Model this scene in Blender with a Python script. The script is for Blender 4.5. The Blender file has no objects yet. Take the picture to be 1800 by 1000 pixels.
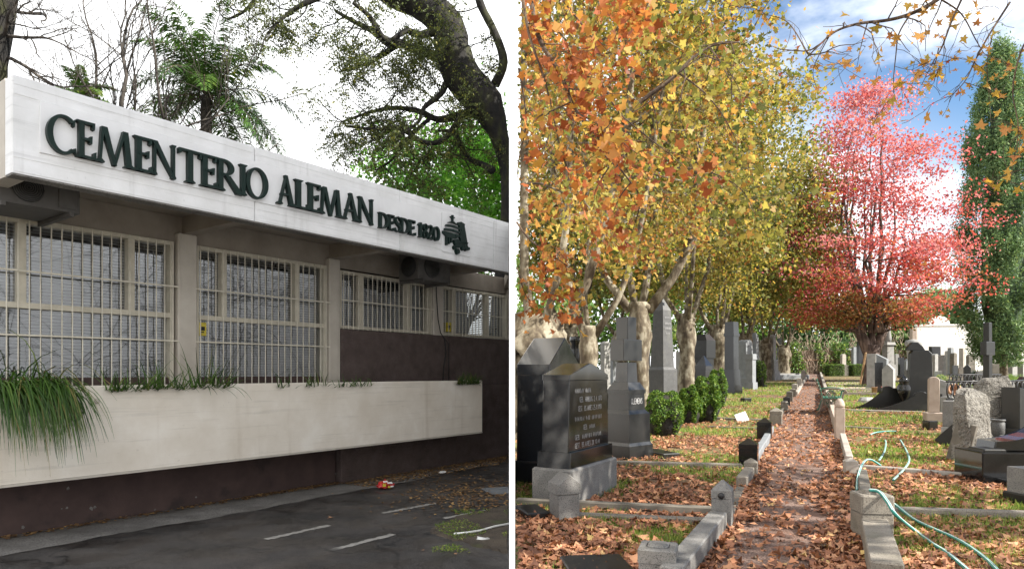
import bpy, math, random
import numpy as np
from mathutils import Vector, Matrix
R = math.radians
S = bpy.context.scene
COL = S.collection
# ------------------------------------------------------------------ camera, sky, sun, exposure
F, HZ, EYE = 1180.0, 655.0, 1.6            # focal length and horizon line in the 1800 px wide photograph, eye height
cd = bpy.data.cameras.new('camera'); cam = bpy.data.objects.new('camera', cd); COL.objects.link(cam)
cd.sensor_width = 36; cd.lens = F/1800*36; cd.shift_y = (HZ-500)/1800
cd.clip_start = .05; cd.clip_end = 2000
cam.location = (0, 0, EYE); cam.rotation_euler = (R(90), 0, 0)
S.camera = cam
SUN_AZ, SUN_EL = 112, 36
W = bpy.data.worlds.new('World'); S.world = W; W.use_nodes = True
wn = W.node_tree; wn.nodes.clear()
def wnode(t, **k):
    n = wn.nodes.new(t)
    for a, b in k.items(): setattr(n, a, b)
    return n
wo = wnode('ShaderNodeOutputWorld'); bg = wnode('ShaderNodeBackground'); bg.inputs['Strength'].default_value = .1
sky = wnode('ShaderNodeTexSky', sky_type='NISHITA', sun_disc=False, sun_elevation=R(SUN_EL), sun_rotation=R(SUN_AZ))
sky.air_density = 1.2; sky.dust_density = .4; sky.ozone_density = 2.0
tc = wnode('ShaderNodeTexCoord')
dot = wnode('ShaderNodeVectorMath', operation='DOT_PRODUCT')
_c = Vector((math.sin(R(62))*math.cos(R(50)), math.cos(R(62))*math.cos(R(50)), math.sin(R(50))))
dot.inputs[1].default_value = _c
wn.links.new(tc.outputs['Generated'], dot.inputs[0])
mr = wnode('ShaderNodeMapRange', interpolation_type='SMOOTHSTEP')
mr.inputs[1].default_value = .58; mr.inputs[2].default_value = .80
wn.links.new(dot.outputs['Value'], mr.inputs[0])
mp = wnode('ShaderNodeMapping'); mp.inputs['Scale'].default_value = (2.2, 2.2, 5.0)
wn.links.new(tc.outputs['Generated'], mp.inputs[0])
nz = wnode('ShaderNodeTexNoise'); nz.inputs['Scale'].default_value = 1.6; nz.inputs['Detail'].default_value = 7; nz.inputs['Roughness'].default_value = .55
wn.links.new(mp.outputs[0], nz.inputs['Vector'])
cr = wnode('ShaderNodeMapRange', interpolation_type='SMOOTHSTEP'); cr.inputs[1].default_value = .47; cr.inputs[2].default_value = .74
cr.inputs[3].default_value = 1.0; cr.inputs[4].default_value = .15
wn.links.new(nz.outputs['Fac'], cr.inputs[0])
mu = wnode('ShaderNodeMath', operation='MULTIPLY'); wn.links.new(mr.outputs[0], mu.inputs[0]); wn.links.new(cr.outputs[0], mu.inputs[1])
cl = wnode('ShaderNodeMix', data_type='RGBA'); cl.inputs['A'].default_value = (6.6, 6.75, 6.95, 1); cl.inputs['B'].default_value = (8.6, 8.6, 8.55, 1)
wn.links.new(nz.outputs['Fac'], cl.inputs['Factor'])
skm = wnode('ShaderNodeMix', data_type='RGBA', blend_type='MULTIPLY'); skm.inputs['Factor'].default_value = 1
skm.inputs['B'].default_value = (.45, .58, .69, 1); wn.links.new(sky.outputs[0], skm.inputs['A'])
mx = wnode('ShaderNodeMix', data_type='RGBA')
wn.links.new(mu.outputs[0], mx.inputs['Factor']); wn.links.new(cl.outputs['Result'], mx.inputs['A']); wn.links.new(skm.outputs['Result'], mx.inputs['B'])
wn.links.new(mx.outputs['Result'], bg.inputs['Color']); wn.links.new(bg.outputs[0], wo.inputs[0])
sl = bpy.data.lights.new('sun', 'SUN'); sun = bpy.data.objects.new('sun', sl); COL.objects.link(sun)
sl.energy = 5.0; sl.angle = R(.5); sl.color = (1, .94, .84)
sun.rotation_euler = (R(90-SUN_EL), 0, R(180-SUN_AZ))
sun.location = (30, -5, 30)
S.view_settings.view_transform = 'Standard'; S.view_settings.look = 'None'
S.view_settings.exposure = 1.4; S.view_settings.gamma = 1
S.cycles.max_bounces = 6; S.cycles.transparent_max_bounces = 12; S.cycles.use_denoising = True

# ------------------------------------------------------------------ helpers
SL = 27/F                                   # the cemetery rises gently away from the camera
def gz(y): return SL*min(y, 70)
def G(px, py):                              # a point of the cemetery ground
    y = F*EYE/(py-HZ+27); return Vector(((px-900)/F*y, y, gz(y)))
def U(px, py, y): return Vector(((px-900)/F*y, y, EYE+(HZ-py)/F*y))
def XX(px, y): return (px-900)/F*y
def ZZ(py, y): return EYE+(HZ-py)/F*y
rng = np.random.default_rng(5); rnd = random.Random(7)

class B:
    def __init__(s): s.v = []; s.f = []; s.sm = []; s.mi = []
    def add(s, vs, fs, smooth=False, M=None, mi=0):
        o = len(s.v)
        s.v += [tuple(M @ Vector(p)) if M else tuple(p) for p in vs]
        s.f += [tuple(i+o for i in q) for q in fs]; s.sm += [smooth]*len(fs); s.mi += [mi]*len(fs)
        return s
    def loft(s, rings, caps=True, smooth=False, M=None, mi=0, closed=True):
        n = len(rings[0]); vs = [p for r in rings for p in r]; fs = []
        for i in range(len(rings)-1):
            for j in range(n if closed else n-1):
                k = (j+1) % n; fs.append((i*n+j, i*n+k, (i+1)*n+k, (i+1)*n+j))
        if caps: fs += [tuple(range(n-1, -1, -1)), tuple(range((len(rings)-1)*n, len(rings)*n))]
        return s.add(vs, fs, smooth, M, mi)
    def box(s, x0, x1, y0, y1, z0, z1, c=0.0, M=None, tx=0., ty=0., mi=0):
        """box with chamfered upright and top edges; tx, ty draw the top in"""
        def ring(i, z, t):
            a0, a1, b0, b1 = x0+i+tx*t, x1-i-tx*t, y0+i+ty*t, y1-i-ty*t
            if c <= 0: return [(a0, b0, z), (a1, b0, z), (a1, b1, z), (a0, b1, z)]
            return [(a0+c, b0, z), (a1-c, b0, z), (a1, b0+c, z), (a1, b1-c, z), (a1-c, b1, z), (a0+c, b1, z), (a0, b1-c, z), (a0, b0+c, z)]
        h = z1-z0
        rs = [ring(0, z0, 0), ring(0, z1, 1)] if c <= 0 else [ring(0, z0, 0), ring(0, z1-c, 1), ring(c*.8, z1, 1)]
        return s.loft(rs, M=M, mi=mi)
    def slab(s, prof, y0, y1, c=.008, M=None, mi=0):
        """outline in x,z pushed from y0 to y1 with chamfered rims"""
        cx = sum(p[0] for p in prof)/len(prof); cz = sum(p[1] for p in prof)/len(prof)
        def ins(p):
            dx, dz = p[0]-cx, p[1]-cz; l = math.hypot(dx, dz) or 1; return (p[0]-dx/l*c, p[1]-dz/l*c)
        i = [ins(p) for p in prof]
        rs = [[(p[0], y0, p[1]) for p in i], [(p[0], y0+c, p[1]) for p in prof], [(p[0], y1-c, p[1]) for p in prof], [(p[0], y1, p[1]) for p in i]]
        return s.loft(rs, M=M, mi=mi)
    def tube(s, pts, rad, n=6, caps=True, mi=0, M=None):
        pts = [Vector(p) for p in pts]
        if not hasattr(rad, '__len__'): rad = [rad]*len(pts)
        rs = []; ref = None
        for i, p in enumerate(pts):
            d = (pts[min(i+1, len(pts)-1)]-pts[max(i-1, 0)])
            if d.length < 1e-9: d = Vector((0, 0, 1))
            d.normalize()
            if ref is None: ref = d.orthogonal().normalized()
            else:
                ref = ref-d*ref.dot(d); ref = ref.normalized() if ref.length > 1e-6 else d.orthogonal().normalized()
            b = d.cross(ref)
            rs.append([p+(ref*math.cos(2*math.pi*k/n)+b*math.sin(2*math.pi*k/n))*rad[i] for k in range(n)])
        return s.loft(rs, caps, True, M, mi)
    def lathe(s, prof, n=16, M=None, mi=0, smooth=True, cx=0, cy=0):
        return s.loft([[(cx+r*math.cos(2*math.pi*k/n), cy+r*math.sin(2*math.pi*k/n), z) for k in range(n)] for r, z in prof], True, smooth, M, mi)
    def build(s, name, mat, parent=None, loc=None, rz=None):
        me = bpy.data.meshes.new(name); me.from_pydata(s.v, [], s.f); me.update()
        me.polygons.foreach_set('use_smooth', s.sm); me.polygons.foreach_set('material_index', s.mi)
        for m in (mat if isinstance(mat, (list, tuple)) else [mat]): me.materials.append(m)
        return put(name, me, parent, loc, rz)
def put(name, me, parent=None, loc=None, rz=None):
    o = bpy.data.objects.new(name, me); COL.objects.link(o); o.parent = parent
    if loc is not None: o.location = loc
    if rz is not None: o.rotation_euler.z = rz
    return o
def tag(o, label, cat, group=None, kind=None):
    o['label'] = label; o['category'] = cat
    if group: o['group'] = group
    if kind: o['kind'] = kind
    return o
def thing(name, label, cat, loc=(0, 0, 0), rz=0, group=None, kind=None):
    o = bpy.data.objects.new(name, None); COL.objects.link(o); o.location = loc; o.rotation_euler.z = rz; o.empty_display_size = .1
    return tag(o, label, cat, group, kind)
def struct(o): o['kind'] = 'structure'; return o
def stuff(o, label=None, cat=None):
    o['kind'] = 'stuff'
    if label: o['label'] = label; o['category'] = cat
    return o

# ------------------------------------------------------------------ materials
def newmat(name):
    m = bpy.data.materials.new(name); m.use_nodes = True; t = m.node_tree; t.nodes.clear()
    o = t.nodes.new('ShaderNodeOutputMaterial'); p = t.nodes.new('ShaderNodeBsdfPrincipled'); t.links.new(p.outputs[0], o.inputs[0])
    return m, t, p, o
def c4(c): return (c[0], c[1], c[2], 1)
def noise(t, scale, detail=5, stretch=None, rough=.6, vec=None):
    n = t.nodes.new('ShaderNodeTexNoise'); n.inputs['Scale'].default_value = scale; n.inputs['Detail'].default_value = detail; n.inputs['Roughness'].default_value = rough
    if vec is None:
        g = t.nodes.new('ShaderNodeNewGeometry'); vec = g.outputs['Position']
    if stretch:
        k = t.nodes.new('ShaderNodeMapping'); k.inputs['Scale'].default_value = stretch; t.links.new(vec, k.inputs[0]); vec = k.outputs[0]
    t.links.new(vec, n.inputs['Vector']); return n.outputs['Fac']
def ramp(t, fac, stops, interp='LINEAR'):
    r = t.nodes.new('ShaderNodeValToRGB'); r.color_ramp.interpolation = interp; e = r.color_ramp.elements
    while len(e) < len(stops): e.new(.5)
    for i, (p, c) in enumerate(stops): e[i].position = p; e[i].color = c4(c)
    t.links.new(fac, r.inputs[0]); return r.outputs[0]
def mixc(t, fac, a, b, mode='MIX'):
    m = t.nodes.new('ShaderNodeMix'); m.data_type = 'RGBA'; m.blend_type = mode
    if hasattr(fac, 'is_linked'): t.links.new(fac, m.inputs['Factor'])
    else: m.inputs['Factor'].default_value = fac
    for s, x in (('A', a), ('B', b)):
        if hasattr(x, 'is_linked'): t.links.new(x, m.inputs[s])
        else: m.inputs[s].default_value = c4(x)
    return m.outputs['Result']
def mrange(t, v, a, b, c=0., d=1.):
    m = t.nodes.new('ShaderNodeMapRange'); m.interpolation_type = 'SMOOTHSTEP'; t.links.new(v, m.inputs[0])
    for i, x in enumerate((a, b, c, d)): m.inputs[i+1].default_value = x
    return m.outputs[0]
def bump(t, p, h, strength, dist=.01):
    b = t.nodes.new('ShaderNodeBump'); b.inputs['Strength'].default_value = strength; b.inputs['Distance'].default_value = dist
    t.links.new(h, b.inputs['Height']); t.links.new(b.outputs[0], p.inputs['Normal'])
def stone(name, c1, c2, scale=6, rough=.75, bs=60, bst=.25, spots=None, streak=None, moss=None, spec=.5, sscale=180, bdist=.006, board=0):
    m, t, p, o = newmat(name)
    col = ramp(t, noise(t, scale, 6), [(.32, c1), (.68, c2)])
    if spots: col = mixc(t, mrange(t, noise(t, sscale, 2), .52, .62), col, spots)
    if streak: col = mixc(t, mrange(t, noise(t, 5, 5, (1, 1, .07)), .56, .76, 0, streak[1]), col, streak[0])
    if board:
        bn = noise(t, 3, 5, (.35, .35, 9)); col = mixc(t, mrange(t, bn, .54, .70, 0, board), col, tuple(x*.62 for x in c1))
        col = mixc(t, mrange(t, noise(t, 26, 3), .66, .74, 0, board*.8), col, tuple(x*.5 for x in c1))
    if moss: col = mixc(t, mrange(t, noise(t, 2.2, 6), .55, .72, 0, moss[1]), col, moss[0])
    t.links.new(col, p.inputs['Base Color']); p.inputs['Roughness'].default_value = rough; p.inputs['Specular IOR Level'].default_value = spec
    if bst: bump(t, p, noise(t, bs, 4), bst, bdist)
    return m
def plain(name, c, rough=.5, metal=0, var=.25, scale=9, bst=0, spec=.5):
    m, t, p, o = newmat(name)
    col = ramp(t, noise(t, scale, 5), [(.3, tuple(x*(1-var) for x in c)), (.7, tuple(min(1, x*(1+var)) for x in c))])
    t.links.new(col, p.inputs['Base Color']); p.inputs['Roughness'].default_value = rough; p.inputs['Metallic'].default_value = metal; p.inputs['Specular IOR Level'].default_value = spec
    if bst: bump(t, p, noise(t, 70, 3), bst)
    return m
def leafmat(name, stops, trans=.4, rough=.55, noisemix=None):
    m, t, p, o = newmat(name)
    a = t.nodes.new('ShaderNodeAttribute'); a.attribute_name = 'tint'
    fac = a.outputs['Fac']
    col = ramp(t, fac, stops)
    t.links.new(col, p.inputs['Base Color']); p.inputs['Roughness'].default_value = rough; p.inputs['Specular IOR Level'].default_value = .3
    tr = t.nodes.new('ShaderNodeBsdfTranslucent'); t.links.new(mixc(t, 1, col, (1.5, 1.45, 1.0), 'MULTIPLY'), tr.inputs[0])
    ms = t.nodes.new('ShaderNodeMixShader'); ms.inputs[0].default_value = trans
    t.links.new(p.outputs[0], ms.inputs[1]); t.links.new(tr.outputs[0], ms.inputs[2]); t.links.new(ms.outputs[0], o.inputs[0])
    return m
mt = {}
mt['fascia'] = stone('white_board_concrete', (.7128, .7128, .7128), (.8424, .8424, .8532), 3, .8, 30, .2, streak=((.3240, .3132, .3024), .38), board=.35)
mt['plate'] = stone('white_sign_plate', (.74, .74, .75), (.82, .82, .83), 3, .7, 30, .1, streak=((.45, .44, .43), .25))
mt['planter'] = stone('cream_concrete', (.68, .615, .525), (.80, .745, .665), 2.2, .85, 40, .25, streak=((.48, .40, .31), .4), moss=((.82, .78, .71), .6), board=.28)
mt['beige'] = stone('beige_paint', (.4400, .3960, .3410), (.5500, .5060, .4400), 3, .8, 40, .15, streak=((.2860, .2530, .2090), .5))
mt['shadedbeige'] = stone('shaded_soffit_beige', (.2295, .1958, .1620), (.3240, .2835, .2362), 3, .9, 40, .3, streak=((.1350, .1148, .0945), .5))  # pillar beige with the shade under the eaves put into its colour
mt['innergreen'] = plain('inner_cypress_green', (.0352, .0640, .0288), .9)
mt['frame'] = plain('cream_metal_paint', (.5720, .5280, .4290), .5, 0, .12)
mt['bar'] = plain('cream_bar_paint', (.6160, .5720, .4730), .5, 0, .15)
mt['brown'] = stone('rough_brown_render', (.0720, .0512, .0464), (.1200, .0880, .0800), 5, .95, 38, 1.0, moss=((.1360, .1040, .0960), .6), bdist=.03)
mt['basewall'] = stone('smooth_brown_render', (.0501, .0315, .0286), (.0829, .0515, .0458), 3, .85, 60, .3, moss=((.0286, .0215, .0200), .8))
mt['letter'] = plain('dark_green_metal', (.0086, .0216, .0182), .38, 0, .2, spec=.2)
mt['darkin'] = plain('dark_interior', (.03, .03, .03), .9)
mt['blind'] = plain('blind_slats', (.2970, .3105, .3240), .5, 0, .1)
mt['acbox'] = plain('ac_dull_metal', (.0840, .0780, .0720), .6, 0, .2)
mt['acdark'] = plain('ac_dark_grille', (.02, .02, .02), .6)
mt['cable'] = plain('black_cable', (.012, .012, .012), .6)
mt['yellow'] = plain('yellow_sticker', (.62, .50, .05), .5)
mt['black'] = plain('black_print', (.01, .01, .01), .5)
mt['white'] = plain('white_paper', (.75, .75, .73), .6, 0, .1)
mt['addedwall'] = plain('added_wall_white', (.86, .86, .86), .7, 0, .03)
mt['red'] = plain('red_wrapper', (.5, .02, .02), .3, 0, .3, 40)
mt['wood'] = stone('raw_wood', (.40, .26, .14), (.55, .38, .22), 14, .8, 60, .2)
mt['iron'] = plain('black_iron', (.018, .018, .02), .5, .2, .4)
mt['rustiron'] = plain('weathered_iron', (.16, .13, .10), .7, .2, .4, 30)
mt['benchgreen'] = plain('green_bench_paint', (.035, .13, .085), .45, 0, .35, 14)
mt['hose'] = plain('green_hose', (.03, .20, .17), .4, 0, .15)
mt['stripe'] = plain('white_stripe', (.62, .70, .68), .4, 0, .1)
# stones of the graves
mt['blackgranite'] = stone('polished_black_granite', (.0054, .0054, .0059), (.0099, .0099, .0103), 8, .12, 60, 0, spots=(.0158, .0158, .0162), sscale=260)
mt['darkgranite'] = stone('dark_dull_granite', (.0029, .0029, .0027), (.0070, .0069, .0062), 7, .38, 70, .1, spots=(.0104, .0104, .0100), streak=((.0146, .0135, .0125), .5), moss=((.0280, .0280, .0240), .6))
mt['greygranite'] = stone('speckled_grey_granite', (.1224, .1193, .1132), (.1958, .1897, .1805), 6, .7, 90, .3, spots=(.0490, .0490, .0490), sscale=130, moss=((.0979, .0918, .0734), .5))
mt['obelisk'] = stone('grey_black_granite', (.0324, .0324, .0324), (.0540, .0540, .0540), 6, .6, 90, .2, spots=(.1008, .1008, .1008), sscale=90, moss=((.0975, .0975, .0825), .5))
mt['palestone'] = stone('pale_grey_stone', (.2081, .2081, .2020), (.2938, .2876, .2754), 5, .8, 60, .3, streak=((.0979, .0918, .0857), .5), moss=((.13, .13, .10), .6))
mt['bluestone'] = stone('blue_grey_stone', (.1440, .1560, .1680), (.2040, .2160, .2280), 5, .7, 60, .2, streak=((.0840, .0840, .0840), .4), moss=((.10, .11, .09), .5))
mt['pinkstone'] = stone('pinkish_stone', (.3150, .2475, .2025), (.4125, .3375, .2775), 5, .8, 60, .3, streak=((.1500, .1125, .0900), .5))
mt['kerb'] = stone('kerb_granite', (.1561, .1387, .1156), (.2312, .2081, .1734), 6, .85, 80, .4, spots=(.0809, .0694, .0578), sscale=120, moss=((.0867, .0809, .0520), .6))
mt['kerbdark'] = stone('dark_kerb_stone', (.0800, .0720, .0600), (.1520, .1360, .1120), 5, .85, 60, .4, moss=((.0560, .0600, .0320), .7))
mt['kerbpale'] = stone('pale_kerb_stone', (.2570, .2326, .2020), (.3427, .3121, .2754), 5, .85, 60, .3, moss=((.1530, .1285, .1040), .6))
mt['boulder'] = stone('rough_hewn_granite', (.1156, .1054, .0918), (.2312, .2176, .1938), 4, .92, 16, 1.0, spots=(.0612, .0578, .0510), sscale=50, bdist=.05)
mt['inscr'] = plain('pale_inscription', (.2310, .2310, .2310), .6, 0, .15)
mt['farwall'] = stone('whitewashed_wall', (.72, .69, .63), (.84, .82, .78), 1.5, .9, 30, .1, streak=((.45, .38, .30), .6))
mt['terracotta'] = plain('terracotta', (.42, .24, .15), .8, 0, .2)
# bark
def barkmat(name, c1, c2, c3, sc, stretch=(1, 1, .3), bst=.8):
    m, t, p, o = newmat(name)
    col = ramp(t, noise(t, sc, 6, stretch), [(.38, c1), (.5, c2), (.62, c3)])
    t.links.new(col, p.inputs['Base Color']); p.inputs['Roughness'].default_value = .9
    bump(t, p, noise(t, sc*3, 5, stretch), bst, .03); return m
mt['planebark'] = barkmat('plane_tree_bark', (.05, .036, .022), (.115, .092, .06), (.25, .225, .17), 5.0, (1, 1, .55), .7)
mt['darkbark'] = barkmat('dark_mossy_bark', (.0025, .0022, .002), (.009, .0075, .006), (.022, .024, .006), 5, (1, 1, .6), 1)
mt['greybark'] = barkmat('added_creeper_grey_bark', (.0210, .0180, .0156), (.0420, .0360, .0312), (.0660, .0570, .0480), 6)
mt['maplebark'] = barkmat('maple_bark', (.035, .022, .018), (.085, .058, .048), (.17, .125, .105), 6)
mt['twig'] = barkmat('brown_twig', (.035, .02, .012), (.07, .045, .03), (.12, .08, .05), 12)
mt['paletwig'] = barkmat('pale_dry_vine', (.16, .11, .08), (.27, .20, .15), (.38, .30, .23), 8)
# leaves
mt['planeleaf'] = leafmat('plane_leaves', [(0, (.0765, .1020, .0255)), (.3, (.1870, .1827, .0425)), (.55, (.3315, .2720, .0723)), (.8, (.3400, .1785, .0510)), (1, (.1870, .0723, .0298))], .52)
mt['orangeleaf'] = leafmat('orange_plane_leaves', [(0, (.1360, .1445, .0340)), (.2, (.3400, .2380, .0510)), (.45, (.3570, .1487, .0425)), (.75, (.2890, .0808, .0298)), (1, (.1615, .0425, .0170))], .42)
mt['starleaf'] = leafmat('ochre_plane_leaves', [(0, (.20, .20, .04)), (.4, (.46, .28, .05)), (.75, (.40, .19, .06)), (1, (.25, .05, .03))], .35)
mt['mapleleaf'] = leafmat('maple_leaves', [(0, (.13, .14, .04)), (.28, (.30, .16, .06)), (.5, (.38, .09, .065)), (.75, (.44, .075, .095)), (1, (.52, .22, .245))], .42)
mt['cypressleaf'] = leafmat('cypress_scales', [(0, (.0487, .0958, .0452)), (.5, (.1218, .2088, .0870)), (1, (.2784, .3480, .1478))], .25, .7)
mt['greenleaf'] = leafmat('fresh_green_leaves', [(0, (.0544, .1631, .0271)), (.5, (.1359, .3444, .0453)), (1, (.2719, .4894, .0725))], .4)
mt['tipaleaf'] = leafmat('sparse_olive_leaflets', [(0, (.035, .045, .018)), (.6, (.085, .11, .03)), (1, (.24, .21, .04))], .35)
mt['boxleaf'] = leafmat('boxwood_leaves', [(0, (.0270, .0630, .0108)), (.5, (.0675, .1440, .0180)), (1, (.1710, .2430, .0360))], .25)
mt['ivyleaf'] = leafmat('ivy_leaves', [(0, (.04, .09, .02)), (.5, (.10, .20, .04)), (1, (.28, .34, .10))], .3)
mt['strapleaf'] = leafmat('strap_leaves', [(0, (.0230, .0506, .0110)), (.5, (.0552, .1196, .0202)), (.85, (.1012, .1748, .0368)), (1, (.2392, .1840, .0736))], .25, .4)
mt['palmleaf'] = leafmat('palm_leaflets', [(0, (.0392, .0896, .0224)), (.6, (.0952, .1904, .0392)), (1, (.2912, .2912, .0672))], .3, .4)
mt['grassblade'] = leafmat('grass_blades', [(0, (.0805, .1495, .0230)), (.6, (.1840, .2875, .0460)), (1, (.3680, .3565, .1150))], .35)
mt['litter'] = leafmat('fallen_leaf', [(0, (.0920, .0460, .0322)), (.3, (.2415, .1092, .0633)), (.6, (.4140, .1898, .1012)), (.85, (.5290, .2990, .1725)), (1, (.5520, .4025, .1380))], .15, .7)
mt['darklitter'] = leafmat('old_leaf_litter', [(0, (.0950, .0570, .0342)), (.6, (.2470, .1425, .0665)), (1, (.4560, .2850, .1140))], .1, .8)
# ground
m, t, p, o = newmat('cemetery_soil'); n1 = noise(t, .9, 6); n2 = noise(t, 22, 5)
col = ramp(t, n1, [(.40, (.085, .055, .032)), (.52, (.10, .10, .03)), (.62, (.11, .16, .03))])
col = mixc(t, mrange(t, n2, .45, .62, 0, .8), col, (.20, .10, .055)); t.links.new(col, p.inputs['Base Color']); p.inputs['Roughness'].default_value = .95
bump(t, p, n2, .8, .03); mt['soil'] = m
m, t, p, o = newmat('gravel_path'); n1 = noise(t, 1.6, 6); n2 = noise(t, 70, 3)
col = ramp(t, n2, [(.36, (.095, .062, .05)), (.5, (.175, .12, .10)), (.64, (.27, .20, .17))]); col = mixc(t, mrange(t, n1, .45, .65, 0, .6), col, (.15, .085, .06))
t.links.new(col, p.inputs['Base Color']); p.inputs['Roughness'].default_value = 1; p.inputs['Specular IOR Level'].default_value = .1; bump(t, p, n2, .9, .02); mt['gravel'] = m
m, t, p, o = newmat('worn_asphalt'); n1 = noise(t, 1.1, 6, (1, 1, 1)); n2 = noise(t, 75, 3); n3 = noise(t, 2.6, 6)
col = ramp(t, n1, [(.36, (.016, .015, .015)), (.52, (.036, .032, .030)), (.66, (.068, .060, .055))]); col = mixc(t, mrange(t, n2, .54, .66, 0, .75), col, (.13, .115, .10))
vo = t.nodes.new('ShaderNodeTexVoronoi'); vo.feature = 'DISTANCE_TO_EDGE'; vo.inputs['Scale'].default_value = .55
ge = t.nodes.new('ShaderNodeNewGeometry'); nd = t.nodes.new('ShaderNodeTexNoise'); nd.inputs['Scale'].default_value = 2.2; nd.inputs['Detail'].default_value = 6; t.links.new(ge.outputs['Position'], nd.inputs['Vector'])
va = t.nodes.new('ShaderNodeVectorMath'); va.operation = 'ADD'; t.links.new(ge.outputs['Position'], va.inputs[0]); t.links.new(nd.outputs['Color'], va.inputs[1]); t.links.new(va.outputs[0], vo.inputs['Vector'])
col = mixc(t, mrange(t, vo.outputs['Distance'], .0, .022, .9, 0), col, (.005, .005, .005))
col = mixc(t, mrange(t, noise(t, .55, 5), .50, .58, 0, .55), col, (.062, .055, .050))
t.links.new(col, p.inputs['Base Color']); rr = t.nodes.new('ShaderNodeMapRange'); t.links.new(n3, rr.inputs[0])
for i, x in enumerate((.42, .62, .35, .9)): rr.inputs[i+1].default_value = x
t.links.new(rr.outputs[0], p.inputs['Roughness']); bump(t, p, n2, .6, .008); mt['asphalt'] = m
mt['concrete'] = stone('dusty_concrete', (.1125, .1050, .0960), (.2250, .2130, .1980), 2.4, .9, 90, .3, spots=(.0900, .0825, .0750), sscale=60, moss=((.0750, .0675, .0600), .8))
mt['dirt'] = stone('dark_dirt', (.045, .034, .026), (.10, .078, .055), 5, .95, 40, .9, moss=((.06, .075, .02), .7), bdist=.03)
mt['paint'] = stone('worn_road_paint', (.2240, .2120, .1920), (.3360, .3200, .2960), 16, .8, 60, .3, moss=((.045, .042, .04), .95))
# glass: mirror and clear by the Fresnel law
m, t, p, o = newmat('window_glass'); t.nodes.remove(p)
fr = t.nodes.new('ShaderNodeFresnel'); fr.inputs[0].default_value = 1.9
gl = t.nodes.new('ShaderNodeBsdfGlossy'); gl.inputs['Roughness'].default_value = .015; gl.inputs[0].default_value = (.95, .97, 1, 1)
tr = t.nodes.new('ShaderNodeBsdfTransparent'); tr.inputs[0].default_value = (.72, .75, .75, 1)
ad = t.nodes.new('ShaderNodeMath'); ad.operation = 'MULTIPLY_ADD'; t.links.new(fr.outputs[0], ad.inputs[0]); ad.inputs[1].default_value = 1.1; ad.inputs[2].default_value = .20; ad.use_clamp = True
ms = t.nodes.new('ShaderNodeMixShader'); t.links.new(ad.outputs[0], ms.inputs[0]); t.links.new(tr.outputs[0], ms.inputs[1]); t.links.new(gl.outputs[0], ms.inputs[2]); t.links.new(ms.outputs[0], o.inputs[0])
mt['glass'] = m

# ------------------------------------------------------------------ leaf and branch machinery
def star(n=5, inner=.42, tips=(1, .92, .62)):
    """five-lobed plane or maple leaf, stalk end at the origin"""
    ang = [-90, -38, 8, 48, 90, 132, 172, 218]
    P = []
    L = [(-90, .12), (-60, .40), (-30, .62), (-5, .36), (22, .88), (52, .45), (90, 1.05), (128, .45), (158, .88), (185, .36), (210, .62), (240, .40)]
    return np.array([(r*math.cos(R(a))*.55, (r*math.sin(R(a))+.1)*.55, .10*r*r*(-1 if i % 4 else 1)) for i, (a, r) in enumerate(L)])
STAR = star()
PLANE = STAR.copy()
for _i in (1, 3, 5, 7, 9, 11): PLANE[_i, :2] = (STAR[_i, :2]-(0, .055))*1.42+(0, .055)
KITE = np.array([(0, -.5, 0), (.32, 0, .05), (0, .5, 0), (-.32, 0, .05)])
LOBE = np.array([(0, -.45, 0), (.36, -.12, .06), (.42, .22, -.03), (.14, .18, .03), (0, .55, -.05), (-.14, .18, .03), (-.42, .22, -.03), (-.36, -.12, .06)])
HEX = np.array([(0, -.5, 0), (.34, -.1, .06), (.22, .2, -.03), (0, .55, .03), (-.24, .18, -.04), (-.34, -.12, .06)])
NEEDLE = np.array([(0, -.5, 0), (.12, -.1, .02), (0, .5, 0), (-.12, -.1, .02)])
def leafmesh(name, C, size, tpl, tint, mat, normals=None, flat=0.0, rg=rng):
    """one mesh of many leaves; C centres, size per leaf, tint 0..1 per leaf"""
    C = np.asarray(C, float); N = len(C)
    if N == 0: C = np.zeros((1, 3)); N = 1; size = .001
    size = np.broadcast_to(np.asarray(size, float), (N,))*rg.uniform(.55, 1.3, N)
    nrm = rg.normal(size=(N, 3))
    if normals is not None: nrm = nrm*(1-flat)*.9+np.asarray(normals)*flat*2
    nrm /= np.linalg.norm(nrm, axis=1)[:, None]+1e-9
    t1 = np.cross(nrm, rg.normal(size=(N, 3))); t1 /= np.linalg.norm(t1, axis=1)[:, None]+1e-9
    t2 = np.cross(nrm, t1); k = len(tpl)
    curl = rg.uniform(-1.5, 2.5, N)[:, None]
    V = C[:, None]+size[:, None, None]*(tpl[None, :, 0, None]*t1[:, None]+tpl[None, :, 1, None]*t2[:, None]+(tpl[None, :, 2]*curl)[..., None]*nrm[:, None])
    return rawmesh(name, V.reshape(-1, 3), np.arange(N*k), np.full(N, k), np.broadcast_to(np.asarray(tint, float), (N,)), mat)
def rawmesh(name, V, loops, counts, tint, mat, smooth=False):
    me = bpy.data.meshes.new(name); N = len(counts)
    me.vertices.add(len(V)); me.vertices.foreach_set('co', np.asarray(V, np.float32).ravel())
    me.loops.add(len(loops)); me.loops.foreach_set('vertex_index', np.asarray(loops, np.int32))
    me.polygons.add(N); me.polygons.foreach_set('loop_start', np.concatenate(([0], np.cumsum(counts)[:-1])).astype(np.int32))
    me.update(calc_edges=True)
    a = me.attributes.new('tint', 'FLOAT', 'FACE'); a.data.foreach_set('value', np.clip(tint, 0, 1).astype(np.float32))
    me.materials.append(mat); return me
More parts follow.
